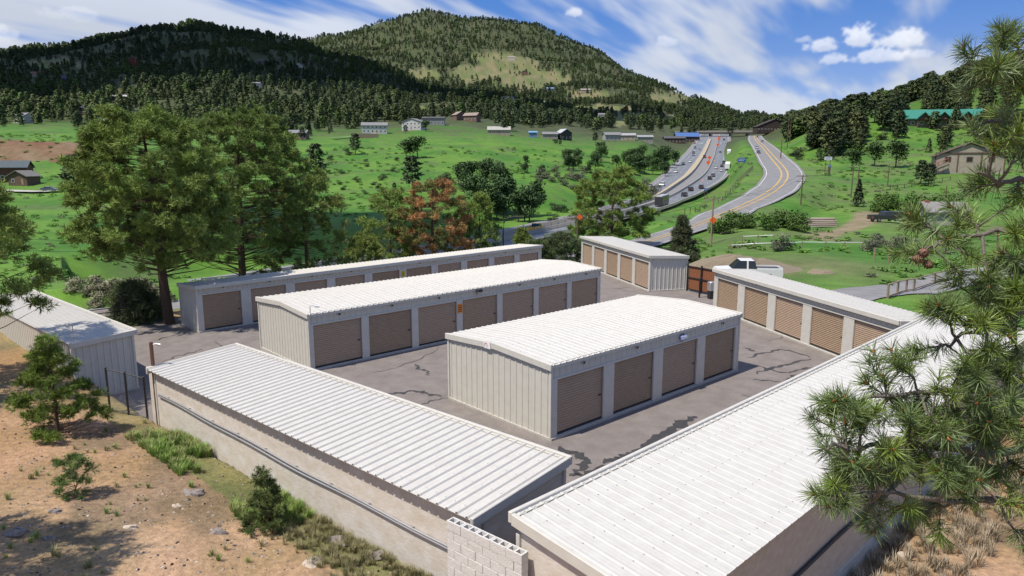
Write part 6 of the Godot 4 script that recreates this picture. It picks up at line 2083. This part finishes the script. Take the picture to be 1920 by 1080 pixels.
func make_street() -> void:
	var tops: Array = []
	for q in [["tall brown pole with crossarm beside the frontage road and orange sign", 1341, 96, 366, 1], ["dark pole with two crossarms at the bend of the frontage road", 1507, 150, 326, 2], ["dark pole right of the dense fir below the timbered house", 1612, 160, 314, 0], ["dark pole left of the dense fir", 1601, 178, 310, 1], ["grey pole beside the rail fence on the grass slope", 1668, 200, 308, 0], ["pole beside the blue board on the slope", 1554, 235, 308, 0], ["short pole in the grass above the grey-roofed shed", 1780, 165, 348, 0], ["weathered pole behind the longest storage roof", 652, 76, 444, 1], ["tall pole beside the broad pine with an orange marker", 1085, 80, 402, 1], ["thin pole high on the frontage road bank", 1463, 330, 262, 1], ["thin pole at the hilltop lane", 1474, 420, 212, 1], ["thin pole by the hilltop lane, right one", 1478, 460, 214, 1]]:
		tops.append(pole(q[0], q[1], q[2], q[3], q[4], M.wood if q[1] in [1341, 652] else M.pole, 0.15 if q[2] < 300 else 0.25)[0])
	for i in 2:
		var o := Vector3(i * 1.6 - 0.8, 0, 0)
		wire(["left", "right"][i] + " cable from the orange sign pole to the bend pole", tops[0] + o, tops[1] + o, 1.2)
		wire(["left", "right"][i] + " cable from the bend pole up the slope", tops[1] + o, tops[3] + o, 0.8)
		wire(["left", "right"][i] + " cable from the broad pine pole to the orange sign pole", tops[8] + o, tops[0] + o, 1.0)
		wire(["upper", "lower"][i] + " cable crossing the meadow behind the big pines", tops[7] + Vector3(0, -i * 0.9, 0), Vector3(-75, tops[7].y + 0.6 - i * 1.5, -82), 0.9)
	# curved street lamp
	var lp := on_ground(943, 82)
	var sl := thing("street_lamp", "black street lamp with curved arm behind the longest storage roof", "street lamp", lp)
	var m := MB.new()
	var top := pz(943, 408, 82).y - lp.y
	m.tube([Vector3(0, -0.3, 0), Vector3(0, top * 0.7, 0), Vector3(0.12, top * 0.9, 0), Vector3(0.6, top, 0), Vector3(1.5, top + 0.08, 0)], [0.11, 0.09, 0.08, 0.07, 0.06], 10)
	put(sl, "mast", m.mesh(), M.black_metal)
	put(sl, "lamp_head", one_box(Vector3(1.1, top - 0.02, -0.16), Vector3(1.95, top + 0.16, 0.16), 0.05), M.black_metal)
	# signs
	diamond_sign("large orange diamond sign on the brown pole", pz(1337, 413, 95) - Vector3(0, 2.0, 0), 0.75, 2.0)
	diamond_sign("orange marker high on the pole by the broad pine", pz(1087, 407, 79.6) - Vector3(0, 1.0, 0), 0.5, 1.0)

	for q in [[1331, 299, "lower orange diamond sign in the closed highway lane"], [1327, 308, "lowest orange diamond sign in the closed highway lane"], [1346, 273, "upper orange diamond sign in the closed highway lane"], [1348, 262, "far orange diamond sign in the closed highway lane"], [1348, 258, "farthest orange diamond sign under the bridge"]]:
		var o := on_road(hw, q[0], q[1] + 3)
		if o:
			diamond_sign(q[2], o[0], 2.0, 2.1)
	for q in [[1370, 326], [1341, 304], [1345, 294], [1342, 320], [1330, 330], [1318, 340]]:
		var o := on_road(hw, q[0], q[1])
		if o:
			var t := thing("traffic_barrel", "orange and white traffic barrel along the highway works", "barrel", o[0], 0.0, "traffic barrels on the highway")
			for i in 4:
				var b := MB.new()
				b.tube([Vector3(0, i * 0.26, 0), Vector3(0, i * 0.26 + 0.255, 0)], [0.32 - i * 0.03, 0.3 - i * 0.03], 10)
				put(t, "band", b.mesh(), M.orange if i % 2 == 0 else M.sign_white)
	for q in [["blue highway sign with white rows beside the uphill lanes", 1391, 300, 330, 4.0, 2.0, M.sign_blue], ["white highway sign on the grass left of the downhill lanes", 1247, 303, 480, 2.8, 2.2, M.sign_white], ["small pale blue sign beside the black suv", 1324, 355, 268, 1.6, 0.9, M.sign_blue], ["board sign with blue panel on the slope under the lodge", 1553, 297, 235, 2.6, 1.1, M.sign_white], ["small blue sign under the board on the slope", 1556, 311, 232, 0.9, 0.8, M.sign_blue]]:
		var c := pz(q[1], q[2], q[3])
		var g := ground(c.x, c.z)
		var t := thing("road_sign", q[0], "sign", Vector3(c.x, g, c.z), 0.1)
		var y := maxf(c.y - g, 1.4)
		put(t, "board", one_box(Vector3(-q[4] / 2, y - q[5] / 2, 0), Vector3(q[4] / 2, y + q[5] / 2, 0.1)), q[6])
		for s in [-0.3, 0.3]:
			put(t, "post", one_box(Vector3(q[4] * s - 0.09, -0.3, -0.12), Vector3(q[4] * s + 0.09, y, -0.003)), M.pole)
		for i in 2:
			put(t, "print", one_box(Vector3(-q[4] * 0.4, y + q[5] * (0.15 - i * 0.35), 0.1), Vector3(q[4] * (0.38 - i * 0.15), y + q[5] * (0.25 - i * 0.35), 0.12)), M.sign_white if q[6] == M.sign_blue else M.sign_blue)
	# fences
	fence("white pole rail fence before the green thicket", [on_ground(1378, 87), on_ground(1470, 87), on_ground(1560, 88), on_ground(1632, 90)], 3.4, 0.75, 1, M.wood, M.sign_white)
	fence("short double-railed white hitching fence", [on_ground(1400, 90), on_ground(1460, 90)], 2.1, 1.35, 2, M.wood, M.sign_white)
	fence("split rail fence along the driveway", [seen_ground(1664, 560, -0.3), seen_ground(1713, 545, -0.3), seen_ground(1752, 533, -0.3), seen_ground(1790, 524, -0.3), seen_ground(1870, 506, -0.3)], 4.0, 1.15, 2, M.wood, M.wood)
	fence("wire fence between the highway and the frontage road", [on_ground(1288, 140), on_ground(1325, 158), on_ground(1358, 178), on_ground(1385, 205), on_ground(1400, 235), on_ground(1412, 270)], 5.0, 1.7, 2, M.pole, M.galvanized)
	fence("rail fence climbing the slope below the timbered house", [on_ground(1660, 190), on_ground(1700, 198), on_ground(1740, 205), on_ground(1785, 212)], 4.0, 1.2, 2, M.pole, M.pole)
	fence("wire fence closing the gap beside the five-door building", [Vector3(3.2, 0, -58.6), Vector3(4.8, 0, -61.8), Vector3(6.4, 0, -65.2)], 1.6, 1.6, 4, M.galvanized, M.galvanized, 0.03)
	# post by the grass field
	fence("lone wooden post fence in the field by the dirt mound", [on_ground(1684, 74), on_ground(1656, 76)], 3.0, 1.4, 1, M.wood, M.galvanized)
	# tubular gate at the far left
	var gt := thing("metal_gate", "black tubular road gate with tall post beside the small shed", "gate", Vector3(-23.4, 0, -40.8), 0.75)
	gt.position.y = ground(gt.position.x, gt.position.z)
	put(gt, "post", one_box(Vector3(-0.1, -0.3, -0.1), Vector3(0.1, 2.1, 0.1), 0.02), M.dark)
	for i in 5:
		var b := MB.new()
		b.tube([Vector3(-0.1, 0.25 + i * 0.25, 0), Vector3(-4.6, 0.25 + i * 0.25, 0)], [0.03, 0.03], 6)
		put(gt, "bar", b.mesh(), M.black_metal)
	for x in [-0.5, -2.4, -4.6]:
		put(gt, "upright", one_box(Vector3(x - 0.03, 0.2, -0.035), Vector3(x + 0.03, 1.3, 0.035)), M.black_metal)
	# chain-link panel closing the gap at the left end of the pale wall
	var c1 := Vector3(1.25, 0, -15.75) + Basis(Vector3.UP, deg_to_rad(139)) * Vector3(17.2, 0, -3.0)
	c1.y = ground(c1.x, c1.z)
	var c0 := c1 + Vector3(-1.5, 0, -0.2)
	c0.y = ground(c0.x, c0.z)
	var cl := thing("chain_link_fence", "chain-link fence panel beside the rusty post and concrete end wall", "fence", c0)
	var dv := c1 - c0
	for k in 3:
		put(cl, "post", one_box(Vector3(-0.03, -0.2, -0.03), Vector3(0.03, 1.75, 0.03), 0.006), M.black_metal, Transform3D(Basis(), dv * k / 2.0))
	for y in [0.12, 1.68]:
		var rl := MB.new()
		rl.tube([Vector3(0, y, 0), dv + Vector3(0, y, 0)], [0.022, 0.022], 6)
		put(cl, "rail", rl.mesh(), M.black_metal)
	var wm := MB.new()
	var wires := int(dv.length() / 0.09)
	for i in wires:
		for s in [-1, 1]:
			var a := dv * float(i) / wires + Vector3(0, 0.12, 0)
			var b := dv * clampf(float(i + s * 14) / wires, 0.0, 1.0) + Vector3(0, 0.12 + 1.56 * minf(1.0, (float(wires - i) if s > 0 else float(i)) / 14.0), 0)
			wm.tube([a, b], [0.004, 0.004], 3, false)
	put(cl, "mesh_wire", wm.mesh(), M.galvanized)
	# wooden gate with steel frame and its motor
	var ga := py_at(1290, 545, 0)
	var gb := py_at(1342, 556, 0)
	var wg := thing("wooden_gate", "reddish plank sliding gate in a black steel frame", "gate", ga, -atan2(gb.z - ga.z, gb.x - ga.x))
	var gl := (gb - ga).length()
	var n := int(gl / 0.16)
	for i in n:
		put(wg, "plank", one_box(Vector3(i * gl / n + 0.006, 0.12, -0.015), Vector3((i + 1) * gl / n - 0.006, 1.95 + rng.randf_range(-0.02, 0.02), 0.015)), M.plank)
	for y in [0.1, 1.0, 1.85]:
		put(wg, "frame_bar", one_box(Vector3(0, y, 0.018), Vector3(gl, y + 0.09, 0.07)), M.black_metal)
	for x in [0.0, 0.5, 1.0]:
		put(wg, "frame_post", one_box(Vector3(x * gl - 0.05, 0, 0.075), Vector3(x * gl + 0.05, 2.1, 0.16)), M.black_metal)
	var mo := py_at(1333, 560, 0)
	var mt := thing("gate_motor", "grey gate motor box on a black stand before the plank gate", "gate motor", mo, 0.3)
	put(mt, "stand", one_box(Vector3(-0.2, 0, -0.2), Vector3(0.2, 0.6, 0.2), 0.02), M.black_metal)
	put(mt, "housing", one_box(Vector3(-0.25, 0.6, -0.22), Vector3(0.25, 1.25, 0.22), 0.05), M.galvanized)
	var kp := py_at(1311, 558, 0)
	var kt := thing("keypad_post", "slim black keypad post left of the gate motor", "post", kp, 0.5)
	put(kt, "post", one_box(Vector3(-0.05, 0, -0.05), Vector3(0.05, 1.3, 0.05), 0.01), M.black_metal)
	put(kt, "keypad", one_box(Vector3(-0.12, 1.2, 0.05), Vector3(0.12, 1.5, 0.14), 0.02), M.dark)
	# log pile
	var lpp := on_ground(1548, 128)
	for i in 24:
		var row := 0
		var idx := i
		while idx >= 7 - row:
			idx -= 7 - row
			row += 1
		var lgm := MB.new()
		var rr := rng.randf_range(0.15, 0.21)
		lgm.tube([Vector3(-2.4 - rng.randf() * 0.4, 0, 0), Vector3(0, rng.randf_range(-0.04, 0.04), 0), Vector3(2.4 + rng.randf() * 0.4, 0, 0)], [rr, rr * 0.95, rr * 0.88], 8)
		var lg := thing("log", "grey weathered log in the stacked pile beside the dirt track", "log", lpp + Vector3(0, 0.2 + row * 0.33, (idx - (7 - row) / 2.0) * 0.4), rng.randf_range(-0.06, 0.06) + 0.05, "logs in the stacked pile")
		put(lg, "stem", lgm.mesh(), M.log)
	# dirt mound and rubble behind the white pickup
	for q in [[1395, 70, 9.0, 1.5, 3.2], [1335, 71, 5.0, 0.9, 2.5], [1450, 71, 5.0, 0.8, 2.5], [1555, 68, 1.8, 0.5, 1.2]]:
		var c := on_ground(q[0], q[1])
		var mm := MB.new()
		var nn := 28
		for j in 10:
			for i in nn:
				var v: Array = []
				for e in [[i, j], [i + 1, j], [i + 1, j + 1], [i, j + 1]]:
					var a: float = TAU * (e[0] % nn) / nn
					var rad: float = e[1] / 10.0
					var hgt: float = q[3] * pow(cos(rad * PI / 2), 1.3) * (1.0 + nz.get_noise_2d(cos(a) * rad * 60.0 + q[0], sin(a) * rad * 60.0) * 0.8)
					v.append(Vector3(cos(a) * rad * q[2], hgt - 0.25 * rad, sin(a) * rad * q[4]))
				mm.quad(v[0], v[1], v[2], v[3], Vector3.ZERO if v[0].distance_to(v[1]) > 0.001 else Vector3.UP)
		var o := struct("dirt_mound", mm.mesh(), M.mound)
		o.position = c

# ------------------------------------------------------------------ clouds overhead, out of view: their shade lies on the left hill and the lower meadow
func cloud(label: String, shade_at: Vector3, alt: float, rx: float, rz: float, seed_: int) -> void:
	var el := deg_to_rad(62.0)
	var az := deg_to_rad(57.0)
	var to_sun := Vector3(-sin(az) * cos(el), sin(el), cos(az) * cos(el))
	var c := shade_at + to_sun * ((alt - shade_at.y) / to_sun.y)
	var m := MB.new()
	var n := 48
	var k := 20
	for j in k:
		for i in n:
			var v: Array = []
			for e in [[i, j], [i + 1, j], [i + 1, j + 1], [i, j + 1]]:
				var a: float = TAU * (e[0] % n) / n
				var b: float = PI * (e[1] / float(k) - 0.5)
				var lump := 1.0 + 0.55 * nz.get_noise_3d(cos(a) * 34.0 + seed_ * 100.0, sin(b) * 22.0, sin(a) * 34.0) + 0.3 * nz.get_noise_3d(cos(a) * 110.0, sin(b) * 80.0 + seed_, sin(a) * 110.0)
				v.append(Vector3(cos(a) * cos(b) * rx, sin(b) * minf(rx, rz) * (0.35 if sin(b) > 0 else 0.12), sin(a) * cos(b) * rz) * lump)
			if v[0].distance_to(v[1]) > 0.01:
				m.tri(v[0], v[1], v[2])
			if v[2].distance_to(v[3]) > 0.01:
				m.tri(v[0], v[2], v[3])
	var o := MeshInstance3D.new()
	o.name = numbered("cloud")
	o.mesh = m.mesh(M.cloud)
	add_child(o)
	o.position = c
	o.set_meta("label", label)
	o.set_meta("category", "cloud")
	o.set_meta("kind", "structure")

func make_clouds() -> void:
	mat("cloud", lin(0.85, 0.86, 0.88), 1.0)
	cloud("white cloud drifting over the near shoulder of the wooded hill", on_ground(190, 1120), 1500, 240, 330, 1)
	cloud("white cloud drifting over the far shoulder of the wooded hill", on_ground(520, 1260), 1500, 250, 340, 4)
	cloud("white cloud drifting over the foot of the mountain", on_ground(900, 1250), 1400, 300, 190, 2)
	cloud("small white cloud drifting over the lower meadow", on_ground(640, 150), 700, 42, 30, 3)

func _ready() -> void:
	rng.seed = 7
	nz.seed = 3
	nz.frequency = 0.02
	nz.fractal_octaves = 4
	nz2.seed = 9
	nz2.frequency = 0.004
	nz2.fractal_octaves = 5
	set_columns()
	set_roads()
	materials()
	view_and_light()
	make_ground()
	make_roads()
	make_yard()
	make_buildings()
	make_clouds()
	make_protos()
	make_trees()
	print("trees ", Time.get_ticks_msec())
	make_woods()
	make_near_pine()
	make_bank()
	make_houses()
	make_vehicles()
	make_street()
	print("built ", Time.get_ticks_msec())
